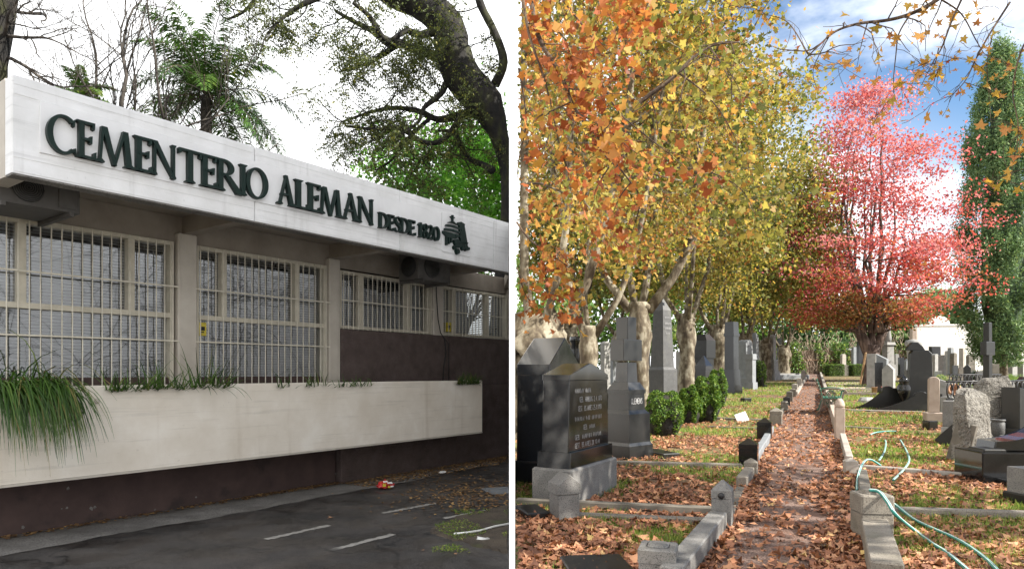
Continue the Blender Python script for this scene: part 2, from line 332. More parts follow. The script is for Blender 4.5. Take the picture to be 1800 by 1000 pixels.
def grow(b, p, d, r, L, lev, tips, rg, ok=None, kids=(3, 5), spread=.6, up=.12, ratio=.66, rr=.62, seg=4, wig=.16, sides=6, minr=.004):
    pts = [Vector(p)]; rad = [r]; d = Vector(d).normalized()
    for i in range(seg):
        d = (d+Vector(rg.normal(size=3))*wig+Vector((0, 0, up*.35))).normalized()
        q = pts[-1]+d*(L/seg)
        if ok and not ok(q): break
        pts.append(q); rad.append(max(minr, r*(1-(i+1)/seg*(1-rr))))
    if len(pts) < 2: return
    b.tube(pts, rad, max(3, sides))
    if lev <= 0:
        for q in pts[1:]: tips.append(q)
        return
    for _ in range(int(rg.integers(kids[0], kids[1]+1))):
        f = rg.uniform(.35, 1); i = min(int(f*(len(pts)-1)), len(pts)-2); q = pts[i].lerp(pts[i+1], f*(len(pts)-1)-i)
        dd = (d+Vector(rg.normal(size=3))*spread+Vector((0, 0, up))).normalized()
        grow(b, q, dd, rad[i]*rr*rg.uniform(.7, 1), L*ratio*rg.uniform(.75, 1.2), lev-1, tips, rg, ok, kids, spread, up, ratio, rr, seg, wig, sides-1, minr)
    grow(b, pts[-1], d, rad[-1]*.9, L*ratio, lev-1, tips, rg, ok, kids, spread, up, ratio, rr, seg, wig, sides-1, minr)
RIGHT = lambda q: q[0] > .008*q[1]+.12      # the cemetery side of the added divider wall
LEFT = lambda q: q[0] < -.006*q[1]-.06      # the street side
def cloud(tips, n, sig, rg=rng, side=None):
    T = np.array([tuple(t) for t in tips]); C = T[rg.integers(0, len(T), n)]+rg.normal(size=(n, 3))*sig
    if side == 'R': C = C[C[:, 0] > .006*C[:, 1]+.08]
    if side == 'L': C = C[C[:, 0] < -.005*C[:, 1]-.05]
    return C
# ================================================================== LEFT: THE OFFICE BUILDING ON THE STREET
AX, AY = -4.97, 6.51; UX, UY = .5934, .8049; NX, NY = .8049, -.5934
BROT = math.atan2(UY, UX)
def sof(px, n):                              # distance along the facade of what stands n in front of it
    r = (px-900)/F; x0 = AX+n*NX; y0 = AY+n*NY; return (r*y0-x0)/(UX-r*UY)
def bw(s, n, z): return Vector((AX+s*UX+n*NX, AY+s*UY+n*NY, z))
def smax(n): return (-.045-AX-n*NX)/UX       # where the facade meets the added divider wall
# ground
b = B(); b.add([(-400, -60, -.06), (400, -60, -.06), (400, 900, -.06), (-400, 900, -.06)], [(0, 1, 2, 3)])
struct(b.build('ground', mt['soil']))
b = B(); b.add([(-60, -8, 0), (-.03, -8, 0), (-.03, 60, 0), (-60, 60, 0)], [(0, 1, 2, 3)])
struct(b.build('asphalt_yard', mt['asphalt']))
b = B(); vs = []; N = 90                      # concrete apron along the foot of the building, its outer edge worn ragged
for i in range(N+1):
    s = -1.2+i*(smax(.6)+1.0)/N; w = .80+.04*math.sin(i*.23)+.02*math.sin(i*.9)+rnd.uniform(-.02, .02)
    w *= 1-.25*max(0, (s-3.5)/5)
    for n in (-.05, w): q = bw(min(s, smax(n)), n, .005); vs.append(tuple(q))
b.add(vs, [(2*i, 2*i+1, 2*i+3, 2*i+2) for i in range(N)])
struct(b.build('concrete_apron', mt['concrete']))

BL = thing('office_building', 'low modernist building with white lettered fascia, barred windows and dark brown base', 'building', (AX, AY, 0), BROT)
def part(name, mat, fn, parent=None):
    b = B(); fn(b); return b.build(name, mat, parent or BL)
def skew(b, lim=None):                        # trim everything to the added divider wall
    out = []
    for x, y, z in b.v:
        out.append((min(x, smax(-y)), y, z))
    b.v = out
def bpart(name, mat, boxes, parent=None, c=.006):
    b = B()
    for q in boxes: b.box(*q[:6], c=(q[6] if len(q) > 6 else c))
    skew(b); return b.build(name, mat, parent or BL)
S0, S1 = -.31, 8.4
# y = -n in these boxes
bpart('base_wall', mt['basewall'], [(-.9, 4.05, 0, .25, -.05, 1.55)])
jx = sof(790, .1)
for x0, x1, z0, z1 in ((4.075, jx-.004, 1.40, 2.235), (jx+.004, S1, 1.40, 2.235), (4.075, sof(803, .1)-.005, -.05, 1.392), (sof(803, .1)+.005, S1, -.05, 1.392)):
    o = bpart('wall_panel', mt['brown'], [(x0, x1, -.10, .22, z0, z1, .012)])
bpart('back_wall', mt['beige'], [(S0+.1, S1, 4.6, 4.8, -.05, 3.42), (S0+.1, S0+.3, .2, 4.6, -.05, 3.42)])
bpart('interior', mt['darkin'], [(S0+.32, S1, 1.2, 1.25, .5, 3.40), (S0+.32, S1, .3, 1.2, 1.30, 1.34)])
bpart('lintel_wall', mt['shadedbeige'], [(S0+.1, S1, .0, .25, 3.13, 3.44)])
bpart('roof_slab', mt['shadedbeige'], [(S0+.03, S1, -1.19, 4.9, 3.44, 3.60)])
bpart('roof_end_panel', mt['beige'], [(S0, S0+.14, -1.185, 4.9, 3.22, 4.04)])
bpart('drip_edge', mt['concrete'], [(S0+.004, S1, -1.346, -1.20, 3.214, 3.229)], c=0)
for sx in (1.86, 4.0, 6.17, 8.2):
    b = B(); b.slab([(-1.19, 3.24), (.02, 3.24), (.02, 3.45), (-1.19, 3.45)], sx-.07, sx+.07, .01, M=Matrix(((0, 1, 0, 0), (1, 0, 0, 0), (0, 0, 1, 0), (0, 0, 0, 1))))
    skew(b); b.build('soffit_beam', mt['shadedbeige'], BL)
for x0, x1 in ((1.70, 1.93), (3.87, 4.07), (6.03, 6.29), (8.2, 8.5)):
    bpart('pillar', mt['beige'], [(x0, x1, -.09, .22, 1.0 if x0 < 3 else 1.4, 3.235, .014)])
# fascia in four cast panels
js = [S0, sof(448, 1.35), sof(703, 1.35), sof(868, 1.35), S1]
for i in range(4):
    b = B(); b.box(js[i]+(.003 if i else 0), js[i+1]-.003, -1.35, -1.19, 3.23, 4.03, c=.008); skew(b)
    # board marks: shallow horizontal courses standing a hair proud
    o = b.build('fascia_panel', mt['fascia'], BL)
    for z0 in (3.245, 3.36, 3.875, 3.955):
        b = B(); b.box(js[i]+.012, min(js[i+1]-.012, smax(1.35)-.05), -1.3535, -1.349, z0, z0+.07, c=0); skew(b); b.build('board_course', mt['fascia'], o)
# sign
SGN = bpart('sign_plate', mt['plate'], [(sof(70, 1.36), sof(775.5, 1.36), -1.364, -1.349, 3.44, 3.87, .002)])
bpart('emblem_plate', mt['plate'], [(sof(777, 1.36), sof(826, 1.36), -1.365, -1.349, 3.34, 3.90, .002)])
def ring(cx, cy, rx, ry, tk, tn, a0=0, a1=360, n=40):
    """thick-and-thin bowl as quads"""
    o = []
    for i in range(n):
        qa, qb = R(a0+(a1-a0)*i/n), R(a0+(a1-a0)*(i+1)/n)
        o.append([(cx+rx*math.cos(qa), cy+ry*math.sin(qa)), (cx+rx*math.cos(qb), cy+ry*math.sin(qb)),
                  (cx+(rx-tk)*math.cos(qb), cy+(ry-tn)*math.sin(qb)), (cx+(rx-tk)*math.cos(qa), cy+(ry-tn)*math.sin(qa))])
    return ('strip', o)
def stroke(pts, ws):
    o = []; L = []
    for i, p in enumerate(pts):
        a = pts[max(0, i-1)]; c = pts[min(len(pts)-1, i+1)]; dx, dy = c[0]-a[0], c[1]-a[1]; l = math.hypot(dx, dy) or 1
        L.append(((p[0]-dy/l*ws[i]/2, p[1]+dx/l*ws[i]/2), (p[0]+dy/l*ws[i]/2, p[1]-dx/l*ws[i]/2)))
    for i in range(len(L)-1): o.append([L[i][1], L[i+1][1], L[i+1][0], L[i][0]])
    return ('strip', o)
def ser(x, y, w, up):                          # a bracketed serif
    h = .045; k = 1 if up else -1
    return ('poly', [(x-w, y), (x+w, y), (x+w, y+k*h*.6), (x+w*.45, y+k*h*2), (x-w*.45, y+k*h*2), (x-w, y+k*h*.6)][::(1 if up else -1)])
def stem(x, t, s=True, y0=0, y1=1):
    o = [('poly', [(x-t/2, y0), (x+t/2, y0), (x+t/2, y1), (x-t/2, y1)])]
    if s: o += [ser(x, y0, t*.95, True), ser(x, y1, t*.95, False)]
    return o
def bar(x0, x1, y, t=.06, flare=0, dirn=0):
    o = [('poly', [(x0, y-t/2), (x1, y-t/2), (x1, y+t/2), (x0, y+t/2)])]
    if flare: o.append(('poly', [(x1-.075, y-(flare if dirn <= 0 else t/2)), (x1, y-(flare*1.2 if dirn <= 0 else t/2)), (x1+.012, y+(flare*1.2 if dirn >= 0 else t/2)), (x1-.06, y+(flare if dirn >= 0 else t/2))]))
    return o
def quad(x0, y0, x1, y1, t): return ('poly', [(x0-t/2, y0), (x0+t/2, y0), (x1+t/2, y1), (x1-t/2, y1)])
TK, TN = .16, .075
def glyph(c):                                  # (advance width, pieces), cap height 1
    if c == 'I': return .36, stem(.18, TK)
    if c == 'E': return .56, stem(.15, TK)+bar(.15, .52, .965, .07, .13, -1)+bar(.15, .44, .52, .065, .09, 0)+bar(.15, .55, .035, .07, .15, 1)
    if c == 'L': return .56, stem(.15, TK)+bar(.15, .54, .035, .07, .17, 1)
    if c == 'T':
        return .72, stem(.36, TK, False)+[ser(.36, 0, .15, True)]+bar(.02, .70, .965, .07, .14, -1)+[('poly', [(.02, .82), (.09, .85), (.10, .99), (.01, .99)])]
    if c == 'N': return .86, stem(.13, TN)+[quad(.10, 1, .76, 0, .20)[0:1]+([(.02, 1), (.20, 1), (.80, -.02), (.72, -.02)][::-1],)]+stem(.74, TN)
    if c == 'M':
        return 1.08, [('poly', [(.10, 0), (.165, 0), (.25, 1), (.17, 1)]), ('poly', [(.50, -.02), (.60, -.02), (.33, 1), (.17, 1)]), ('poly', [(.50, -.02), (.575, -.02), (.86, 1), (.78, 1)]),
                      ('poly', [(.88, 0), (1.04, 0), (.92, 1), (.77, 1)]), ser(.13, 0, .12, True), ser(.96, 0, .15, True)]
    if c == 'A':
        return .86, [('poly', [(.12, 0), (.19, 0), (.46, .99), (.38, .90)]), ('poly', [(.60, 0), (.77, 0), (.47, 1.03), (.36, 1.03)]), ser(.14, 0, .12, True), ser(.70, 0, .15, True)]+bar(.20, .64, .36, .065)
    if c == 'C': return .86, [ring(.50, .5, .47, .52, TK*1.05, TN*.9, 48, 312), ('poly', [(.74, .80), (.80, .76), (.83, .98), (.79, .95)]), ('poly', [(.76, .17), (.84, .20), (.86, .03), (.80, .08)])]
    if c == 'O': return .98, [ring(.49, .5, .47, .52, TK*1.05, TN*.9)]
    if c == 'D': return .86, stem(.15, TK)+[ring(.30, .5, .52, .5, TK*1.05, TN, -90, 90)]+bar(.15, .31, .963, .073)+bar(.15, .31, .037, .073)
    if c == 'R': return .78, stem(.15, TK)+[ring(.27, .745, .33, .255, TK*.95, TN*.9, -90, 90, 24), ('poly', [(.70, -.03), (.92, -.03), (.90, .01), (.46, .50), (.29, .50)])]+bar(.15, .28, .965, .07)+bar(.15, .28, .522, .065)
    if c == 'S':
        P = [(.52, .86), (.44, .95), (.31, .985), (.17, .92), (.11, .78), (.17, .63), (.32, .52), (.47, .40), (.53, .25), (.47, .09), (.31, .015), (.17, .05), (.08, .17)]
        return .62, [stroke(P, [.05, .06, .07, .10, .13, .16, .17, .16, .13, .10, .07, .06, .05]), ('poly', [(.48, .80), (.54, .76), (.56, .97), (.52, .95)]), ('poly', [(.06, .24), (.05, .03), (.09, .06), (.11, .20)])]
    if c == '1': return .42, stem(.24, TK, False)+[ser(.24, 0, .17, True), ('poly', [(.04, .84), (.06, .79), (.17, .86), (.17, .99)])]
    if c == '8': return .62, [ring(.31, .76, .22, .25, .11, .06), ring(.31, .265, .28, .275, .13, .065)]
    if c == '2':
        P = [(.08, .74), (.12, .88), (.25, .97), (.39, .92), (.45, .78), (.40, .60), (.28, .38), (.10, .07)]
        return .58, [stroke(P, [.06, .08, .08, .12, .15, .14, .10, .07])]+bar(.07, .54, .06, .12, .18, 1)
    if c == '0': return .62, [ring(.31, .5, .28, .51, .14, .06)]
def letterobj(c, x0, x1, z0, z1, parent):
    w, ps = glyph(c); b = B(); sx = (x1-x0)/w; sz = z1-z0
    for i, p in enumerate(ps):
        kind, data = (p[0], p[1])
        d = .050+.0012*i
        polys = data if kind == 'strip' else [data]
        if kind == 'strip':
            for q in polys:
                P = [(x0+a*sx, z0+e*sz) for a, e in q]
                # wind consistently
                ar = sum(P[k][0]*P[(k+1) % 4][1]-P[(k+1) % 4][0]*P[k][1] for k in range(4))
                if ar < 0: P = P[::-1]
                vs = [(a, -1.362, e) for a, e in P]+[(a, -1.362-d, e) for a, e in P]
                b.add(vs, [(4, 5, 6, 7), (0, 1, 5, 4), (2, 3, 7, 6), (1, 2, 6, 5), (3, 0, 4, 7)])
        else:
            P = [(x0+a*sx, z0+e*sz) for a, e in data]; n = len(P)
            ar = sum(P[k][0]*P[(k+1) % n][1]-P[(k+1) % n][0]*P[k][1] for k in range(n))
            if ar < 0: P = P[::-1]
            vs = [(a, -1.362, e) for a, e in P]+[(a, -1.362-d, e) for a, e in P]
            b.add(vs, [tuple(range(n, 2*n))]+[(k, (k+1) % n, n+(k+1) % n, n+k) for k in range(n)])
    b.build('letter', mt['letter'], parent)
LET = [('C', 80, 134), ('E', 134, 168), ('M', 167, 234), ('E', 235, 268), ('N', 265, 311), ('T', 313, 355), ('E', 352, 382), ('R', 380, 420), ('I', 420, 435), ('O', 431, 472),
       ('A', 486, 520), ('L', 518, 544), ('E', 540, 564), ('M', 561, 601), ('A', 600, 633), ('N', 629, 657)]
for c, a, e in LET: letterobj(c, sof(a, 1.40), sof(e, 1.40), 3.465, 3.785, SGN)
for c, a, e in [('D', 666, 684), ('E', 682, 693), ('S', 693, 706), ('D', 704, 721), ('E', 718, 730), ('1', 735, 743), ('8', 743, 753), ('2', 752, 762), ('0', 761, 774)]:
    letterobj(c, sof(a, 1.40), sof(e, 1.40), 3.455, 3.655, SGN)
# emblem: striped dome on columns with a cross, an urn-bearing pier and scrolls beside it
EMB = bpart('emblem', mt['letter'], [(sof(794, 1.38), sof(796, 1.38), -1.40, -1.362, 3.80, 3.885, 0), (sof(791.5, 1.38), sof(798.5, 1.38), -1.395, -1.362, 3.845, 3.862, 0)])
def eseg(name, polys):
    b = B()
    for i, P in enumerate(polys):
        P = [(sof(a, 1.38), e) for a, e in P]; n = len(P)
        ar = sum(P[k][0]*P[(k+1) % n][1]-P[(k+1) % n][0]*P[k][1] for k in range(n))
        if ar < 0: P = P[::-1]
        d = .036+.0014*i
        b.add([(a, -1.362, e) for a, e in P]+[(a, -1.362-d, e) for a, e in P], [tuple(range(n, 2*n))]+[(k, (k+1) % n, n+(k+1) % n, n+k) for k in range(n)])
    b.build(name, mt['letter'], EMB)
def band(z0, z1, zc=3.62, rx=14.5, rz=.185, cx=795):
    up = [(cx+rx*math.sqrt(max(0, 1-((z1-zc)/rz)**2))*k, z1-.012*abs(k)) for k in (-1, -.5, 0, .5, 1)]
    lo = [(cx+rx*math.sqrt(max(0, 1-((z0-zc)/rz)**2))*k, z0-.012*abs(k)) for k in (1, .5, 0, -.5, -1)]
    return up+lo
eseg('dome_band', [band(3.772, 3.800)]); eseg('dome_band', [band(3.712, 3.742)]); eseg('dome_band', [band(3.650, 3.682)])
eseg('entablature', [[(778, 3.625), (806, 3.62), (806, 3.585), (800, 3.55), (784, 3.55), (778, 3.59)]])
for a in (783, 787.3, 791.5): eseg('column', [[(a, 3.55), (a+2.4, 3.55), (a+2.4, 3.43+(a-783)*.006), (a, 3.425+(a-783)*.006)]])
eseg('pier', [[(806, 3.77), (815, 3.79), (821, 3.50), (809, 3.50)], [(804, 3.80), (809, 3.82), (816, 3.80), (815, 3.765), (804, 3.76)]])
eseg('scroll', [[(796.5, 3.53), (804, 3.56), (809, 3.52), (822, 3.54), (818, 3.47), (812, 3.45), (806, 3.43), (799, 3.44)]])
for cx, cz, r in ((800, 3.50, 3.4), (803.5, 3.375, 3.8), (798.2, 3.42, 2.6), (812.5, 3.44, 3.2), (818, 3.455, 4), (822.5, 3.45, 2.2), (808, 3.60, 2.4), (811, 3.70, 2.2), (801, 3.60, 2.5)):
    b = B(); x = sof(cx, 1.38); rr_ = sof(cx+r, 1.38)-x
    b.loft([[(x+rr_*math.cos(R(k*30)), -1.362, cz+rr_*math.sin(R(k*30))) for k in range(12)], [(x+rr_*.8*math.cos(R(k*30)), -1.40-.002*r, cz+rr_*.8*math.sin(R(k*30))) for k in range(12)]]); b.build('leaf_relief', mt['letter'], EMB)

# windows: frame, transom, mullions, panes, blind, and each grille bar a sub-part
def window(s0, s1, z0, z1, mull, trans, hbars, nb, label=None):
    fw = .045; yb = .06
    b = B()
    for q in ((s0, s0+fw, z0, z1), (s1-fw, s1, z0, z1), (s0+fw, s1-fw, z1-fw, z1), (s0+fw, s1-fw, z0, z0+fw)): b.box(q[0], q[1], -.03, .09, q[2], q[3], c=.004)
    skew(b); w = b.build('window', mt['frame'], BL)
    for m_ in mull: bpart('mullion', mt['frame'], [(m_-.035, m_+.035, -.025, .08, (trans or z0)+.026, z1-fw)], w, .004)
    if trans: bpart('transom', mt['frame'], [(s0+fw, s1-fw, -.028, .085, trans-.03, trans+.026)], w, .004)
    # panes between mullions, each turned a touch so that each mirrors its own bit of sky
    ed = [s0+fw]+list(mull)+[s1-fw]; rows = [(z0+fw, (trans or z1-fw))]
    cells = []
    if trans:
        cells.append((s0+fw, s1-fw, z0+fw, trans-.03))
        for i in range(len(ed)-1): cells.append((ed[i]+.02, ed[i+1]-.02, trans+.026, z1-fw))
    else:
        for i in range(len(ed)-1): cells.append((ed[i]+.02, ed[i+1]-.02, z0+fw, z1-fw))
    for a, e, f_, g_ in cells:
        b = B(); t1, t2 = rnd.uniform(-.004, .004), rnd.uniform(-.004, .004)
        b.add([(a, yb+t1, f_), (e, yb-t1, f_), (e, yb-t1+t2, g_), (a, yb+t1+t2, g_)], [(0, 1, 2, 3)]); skew(b); b.build('pane', mt['glass'], w)
    b = B(); z = z0+.03
    while z < z1-.04:
        b.add([(s0+.04, .135, z), (s1-.04, .135, z), (s1-.04, .155, z+.024), (s0+.04, .155, z+.024)], [(0, 1, 2, 3)]); z += .034
    skew(b); stuff(b.build('blind', mt['blind'], w))
    for i in range(nb):
        x = s0+.035+(s1-s0-.07)*i/(nb-1)
        if x > smax(.1)-.02: continue
        b = B(); b.box(x-.0055, x+.0055, -.081, -.069, z0-.02, z1-.01, c=.003); b.build('bar', mt['bar'], w)
    for z in hbars:
        b = B(); b.box(s0-.03, s1+.02, -.094, -.0835, z-.008, z+.008, c=0); skew(b); b.build('cross_bar', mt['bar'], w)
    return w
window(S0+.12, 1.68, 1.42, 3.13, [.18, 1.21], 2.27, [2.60, 1.97], 20)
window(1.94, 3.86, 1.42, 3.13, [2.31, 3.38], 2.27, [2.60, 1.97], 20)
window(4.10, 6.02, 2.25, 3.10, [4.51, 5.52], None, [2.66], 21)
window(6.30, 8.20, 2.25, 3.10, [6.62, 7.58], None, [2.66], 21)
for s, z, n in ((1.99, 2.13, .02), (6.47, 2.40, .02)):
    o = bpart('warning_sticker', mt['yellow'], [(s, s+.10, -.0, .055, z-.08, z+.08)], c=0); o['label'] = 'small yellow sticker on the window pane'
    bpart('pictogram', mt['black'], [(s+.02, s+.08, -.003, .02, z-.02, z+.03), (s+.03, s+.07, -.003, .02, z-.045, z-.03)], o, 0)
# planter box
PL = bpart('planter_box', mt['planter'], [(-.8, sof(848, .55), -.55, -.45, .585, 1.47, .008), (-.8, sof(848, .55)-.01, -.45, .0, .585, .66, 0), (sof(848, .55)-.1, sof(848, .55), -.45, -.01, .66, 1.47, .006)])
o = bpart('planter_soil', mt['dirt'], [(-.8, sof(848, .55)-.11, -.448, -.105, .66, 1.40, 0)], PL)
o = bpart('bottom_lip', mt['beige'], [(-.79, sof(848, .55)-.004, -.555, -.44, .560, .583)], PL, 0)
b = B(); b.lathe([(.0, 0), (.026, 0), (.026, .012), (.018, .016), (0, .016)], 12, M=Matrix.Translation((sof(170, .55), -.551, 1.32)) @ Matrix.Rotation(R(90), 4, 'X')); b.build('drain_plug', mt['beige'], PL)
# flaking paint on the low wall
for px, py in ((108, 894), (118, 892), (40, 926), (160, 893), (166, 891), (272, 895), (590, 832), (120, 858), (345, 873)):
    s = sof(px, 0); d = AY+s*UY; z = ZZ(py, d); b = B(); k = rnd.randint(5, 7); r = rnd.uniform(.008, .022)
    b.loft([[(s+r*rnd.uniform(.5, 1.2)*math.cos(2*math.pi*i/k), -.0015, z+r*rnd.uniform(.5, 1.4)*math.sin(2*math.pi*i/k)) for i in range(k)], [(s+r*.6*math.cos(2*math.pi*i/k), -.004, z+r*.6*math.sin(2*math.pi*i/k)) for i in range(k)]])
    b.build('paint_flake', mt['concrete'], BL)
# air conditioners under the soffit
def aircon(label, s0, s1, z0, z1, y0, y1):
    t = thing('air_conditioner', label, 'air conditioner', bw(s0, -y1, z0), BROT, 'outdoor units under the soffit')
    w = s1-s0; d = y1-y0; h = z1-z0
    b = B(); b.box(0, w, -d, 0, 0, h, c=.012); b.build('casing', mt['acbox'], t)
    b = B(); M = Matrix.Translation((w*.40, -d-.001, h*.52)) @ Matrix.Rotation(R(90), 4, 'X')
    b.lathe([(0, 0), (h*.42, 0), (h*.42, .012), (h*.38, .018), (0, .018)], 24, M); fan = b.build('fan_recess', mt['acdark'], t)
    for k in range(7):
        b = B(); rr_ = h*.06*(k+1)*.95; b.tube([(w*.40+rr_*math.cos(R(a)), -d-.024, h*.52+rr_*math.sin(R(a))) for a in range(0, 361, 20)], .003, 4); b.build('grille_ring', mt['acbox'], fan)
    b = B(); M = Matrix.Translation((-.001, -d*.5, h*.5)) @ Matrix.Rotation(R(-90), 4, 'Y')
    b.lathe([(0, 0), (d*.38, 0), (d*.36, .01), (0, .01)], 20, M); b.build('side_vent', mt['acdark'], t)
    b = B(); b.box(w*.74, w*.95, -d-.012, -d, h*.1, h*.9, c=.004); b.build('service_panel', mt['acbox'], t)
    for x in (w*.12, w*.88):
        b = B(); b.box(x-.02, x+.02, -d-.04, .06, -.04, -.002, c=.004); b.box(x-.02, x+.02, .04, .06, -.002, 3.44-z0, c=0); b.build('bracket', mt['acbox'], t)
aircon('bulky dark air conditioner under the soffit above the window with hanging grass', -.30, .40, 3.10, 3.40, -.80, -.12)
aircon('boxy air conditioner with round fan under the soffit above the short barred window', 5.02, 5.75, 3.02, 3.42, -.72, -.30)
# cable down the wall
b = B()
P = [(6.05, 3.3), (6.06, 2.9), (6.10, 2.5), (6.16, 2.28), (6.26, 2.18), (6.30, 1.95), (6.24, 1.7), (6.22, 1.45)]
b.tube([bw(s, .125, z) for s, z in P], .009, 5)
tag(b.build('hanging_cable', mt['cable']), 'black cable sagging down the brown wall below the short windows', 'cable')
b = B(); b.tube([bw(s, .125, z) for s, z in [(6.25, 2.2), (6.36, 2.1), (6.37, 1.8), (6.36, 1.46)]], .006, 5)
tag(b.build('hanging_cable', mt['cable']), 'thinner black cable beside the sagging one on brown wall', 'cable')

# strap-leaved plants spilling from the planter
def strapplant(label, s0, s1, nbl, ln, hang, seed):
    rg = np.random.default_rng(seed); V = []; loops = []; cnt = []; tint = []
    for i in range(nbl):
        s = rg.uniform(s0, s1); n0 = rg.uniform(.15, .42); L = ln*rg.uniform(.5, 1.15); w = rg.uniform(.0055, .012)
        a = rg.normal(0, .22 if hang > .5 else .5); out = rg.uniform(.25, 1.0) if rg.random() < hang else rg.uniform(-.3, .35)
        p = np.array([s, n0, 1.38+rg.uniform(0, .03)]); d = np.array([a*.5, out*.8, .72]); d /= np.linalg.norm(d)
        k = 7; base = len(V); tn = rg.random()**1.2; g = rg.uniform(.36, .62) if hang > .5 else rg.uniform(.06, .28)
        ln_ = L/k
        for j in range(k+1):
            ww = w*(1-j/k*.95); V.append(bw(p[0]-ww, p[1], p[2])); V.append(bw(p[0]+ww, p[1]+.002, p[2]))
            d = d+np.array([a*.04, out*.10, -g*(1 if p[1] < .62 or out > 0 else .5)]); d /= np.linalg.norm(d); p = p+d*ln_
            if p[1] < .575 and p[2] < 1.485 and p[1] > .44: p[2] = 1.49+rg.random()*.01; p[1] += .01
            if p[2] < 1.47 and p[1] < .585: p[1] = .585+rg.random()*.02
        for j in range(k):
            loops += [base+2*j, base+2*j+1, base+2*j+3, base+2*j+2]; cnt.append(4); tint.append(tn)
    me = rawmesh('strap_leaf_plant', np.array(V), loops, cnt, np.array(tint), mt['strapleaf'])
    return tag(put('strap_leaf_plant', me), label, 'plant', 'plants along the planter box')
strapplant('thick clump of long hanging grass-like leaves at the corner end of the planter', sof(-25, .4), sof(48, .4), 230, .95, .95, 1)
strapplant('shaggy hanging grass-like clump falling low over the cream planter', sof(55, .4), sof(104, .4), 250, .93, .95, 2)
strapplant('low dark tuft of strap leaves just past the hanging clumps in the planter', sof(170, .4), sof(215, .4), 30, .30, .2, 3)
strapplant('upright leafy tuft in the planter before the middle of first window', sof(222, .4), sof(285, .4), 44, .38, .15, 4)
strapplant('strap-leaf tuft in the planter before the pale pillar', sof(288, .4), sof(330, .4), 26, .36, .15, 5)
strapplant('tuft with a few leaves trailing over the planter rim under second window', sof(335, .4), sof(392, .4), 46, .52, .45, 6)
strapplant('sparse wisps of grass in planter near the end of second window', sof(470, .4), sof(560, .4), 22, .28, .1, 7)
strapplant('short thin weeds in planter against the step of brown wall', sof(565, .4), sof(640, .4), 26, .26, .1, 8)
strapplant('small bright green weed at the far end of the planter', sof(788, .4), sof(826, .4), 150, .24, .2, 9)

# ---- on the yard
def YG(px, py, z=0): d = F*EYE/(py-HZ); return Vector(((px-900)/F*d, d, z))
for k, ((a, c), (e, g)) in enumerate([((467, 948), (579, 923)), ((582, 967), (692, 939)), ((672, 902), (767, 884)), ((780, 911), (856, 897))]):
    p, q = YG(a, c, .004), YG(e, g, .004); d = (q-p).normalized(); n_ = Vector((-d.y, d.x, 0)); L = (q-p).length
    b = B(); vs = []; N = 26
    for i in range(N+1):
        x = p+d*L*i/N
        for s in (-1, 1): vs.append(x+n_*s*(.04+rnd.uniform(-.014, .012)))
    b.add(vs, [(2*i, 2*i+1, 2*i+3, 2*i+2) for i in range(N)])
    struct(b.build('bay_marking', mt['paint']))
# dirt island with grass at the corner of the yard
def blob(name, pts, mat, z0, z1, jit=.03, sub=6):
    P = []
    for i in range(len(pts)):
        a, c = pts[i], pts[(i+1) % len(pts)]
        for k in range(sub): P.append(a.lerp(c, k/sub)+Vector((rnd.uniform(-jit, jit), rnd.uniform(-jit, jit), 0)))
    c = sum(P, Vector())/len(P)
    r1 = [Vector((min(p.x, -.04), p.y, z0)) for p in P]; r2 = [Vector((min(c.x+(p.x-c.x)*.93, -.04), c.y+(p.y-c.y)*.93, z1)) for p in P]
    b = B(); b.loft([r1, r2]); return b.build(name, mat)
struct(blob('dirt_patch', [YG(752, 935), YG(800, 908), YG(860, 895), YG(899, 885), YG(899, 975), YG(840, 962), YG(790, 948)], mt['dirt'], -.01, .018))
def patch(n, px0, px1, py0, py1, size, tpl, mat, name, label, cat, zj=.02, cond=None, flat=.6):
    C = []
    while len(C) < n:
        px, py = rnd.uniform(px0, px1), rnd.uniform(py0, py1)
        q = YG(px, py, .008+rnd.random()*zj)
        if q.x > -.05 or (cond and not cond(q)): continue
        C.append(q)
    me = leafmesh(name, np.array([tuple(c) for c in C]), size, tpl, rng.random(len(C)), mat, normals=np.array([(0, 0, 1)]*len(C)), flat=flat)
    return stuff(put(name, me), label, cat)
patch(1500, 756, 893, 898, 972, .030, NEEDLE, mt['grassblade'], 'grass_tufts', 'thin grass on the dirt patch at the yard corner', 'grass', .03, lambda q: math.sin(q.x*9)+math.sin(q.y*6+q.x*3) > .2, .1)
# dry leaves swept against the foot of the wall
C = []
for _ in range(4200):
    s = rnd.uniform(.0, 8.2); w = .03+.14*rnd.random()**2+(.55*rnd.random()**1.6 if 4.0 < s < 8 else 0)
    if rnd.random() > (.25 if s < 2.5 else .55 if s < 4 else 1): continue
    q = bw(s, w+(.11 if s > 4.05 else .01), .012+rnd.random()*.012)
    if q.x < -.05: C.append(tuple(q))
for _ in range(1400):
    q = YG(850+rnd.gauss(0, 75), 868+rnd.gauss(0, 17), .01)
    if q.x < -.05 and (q.x-AX)*NX+(q.y-AY)*NY > .13: C.append(tuple(q))
stuff(put('dry_leaf_litter', leafmesh('dry_leaf_litter', np.array(C), .045, HEX, rng.random(len(C)), mt['darklitter'], np.array([(0, 0, 1)]*len(C)), .75)), 'brown leaf crumbs swept along the foot of the wall', 'leaves')
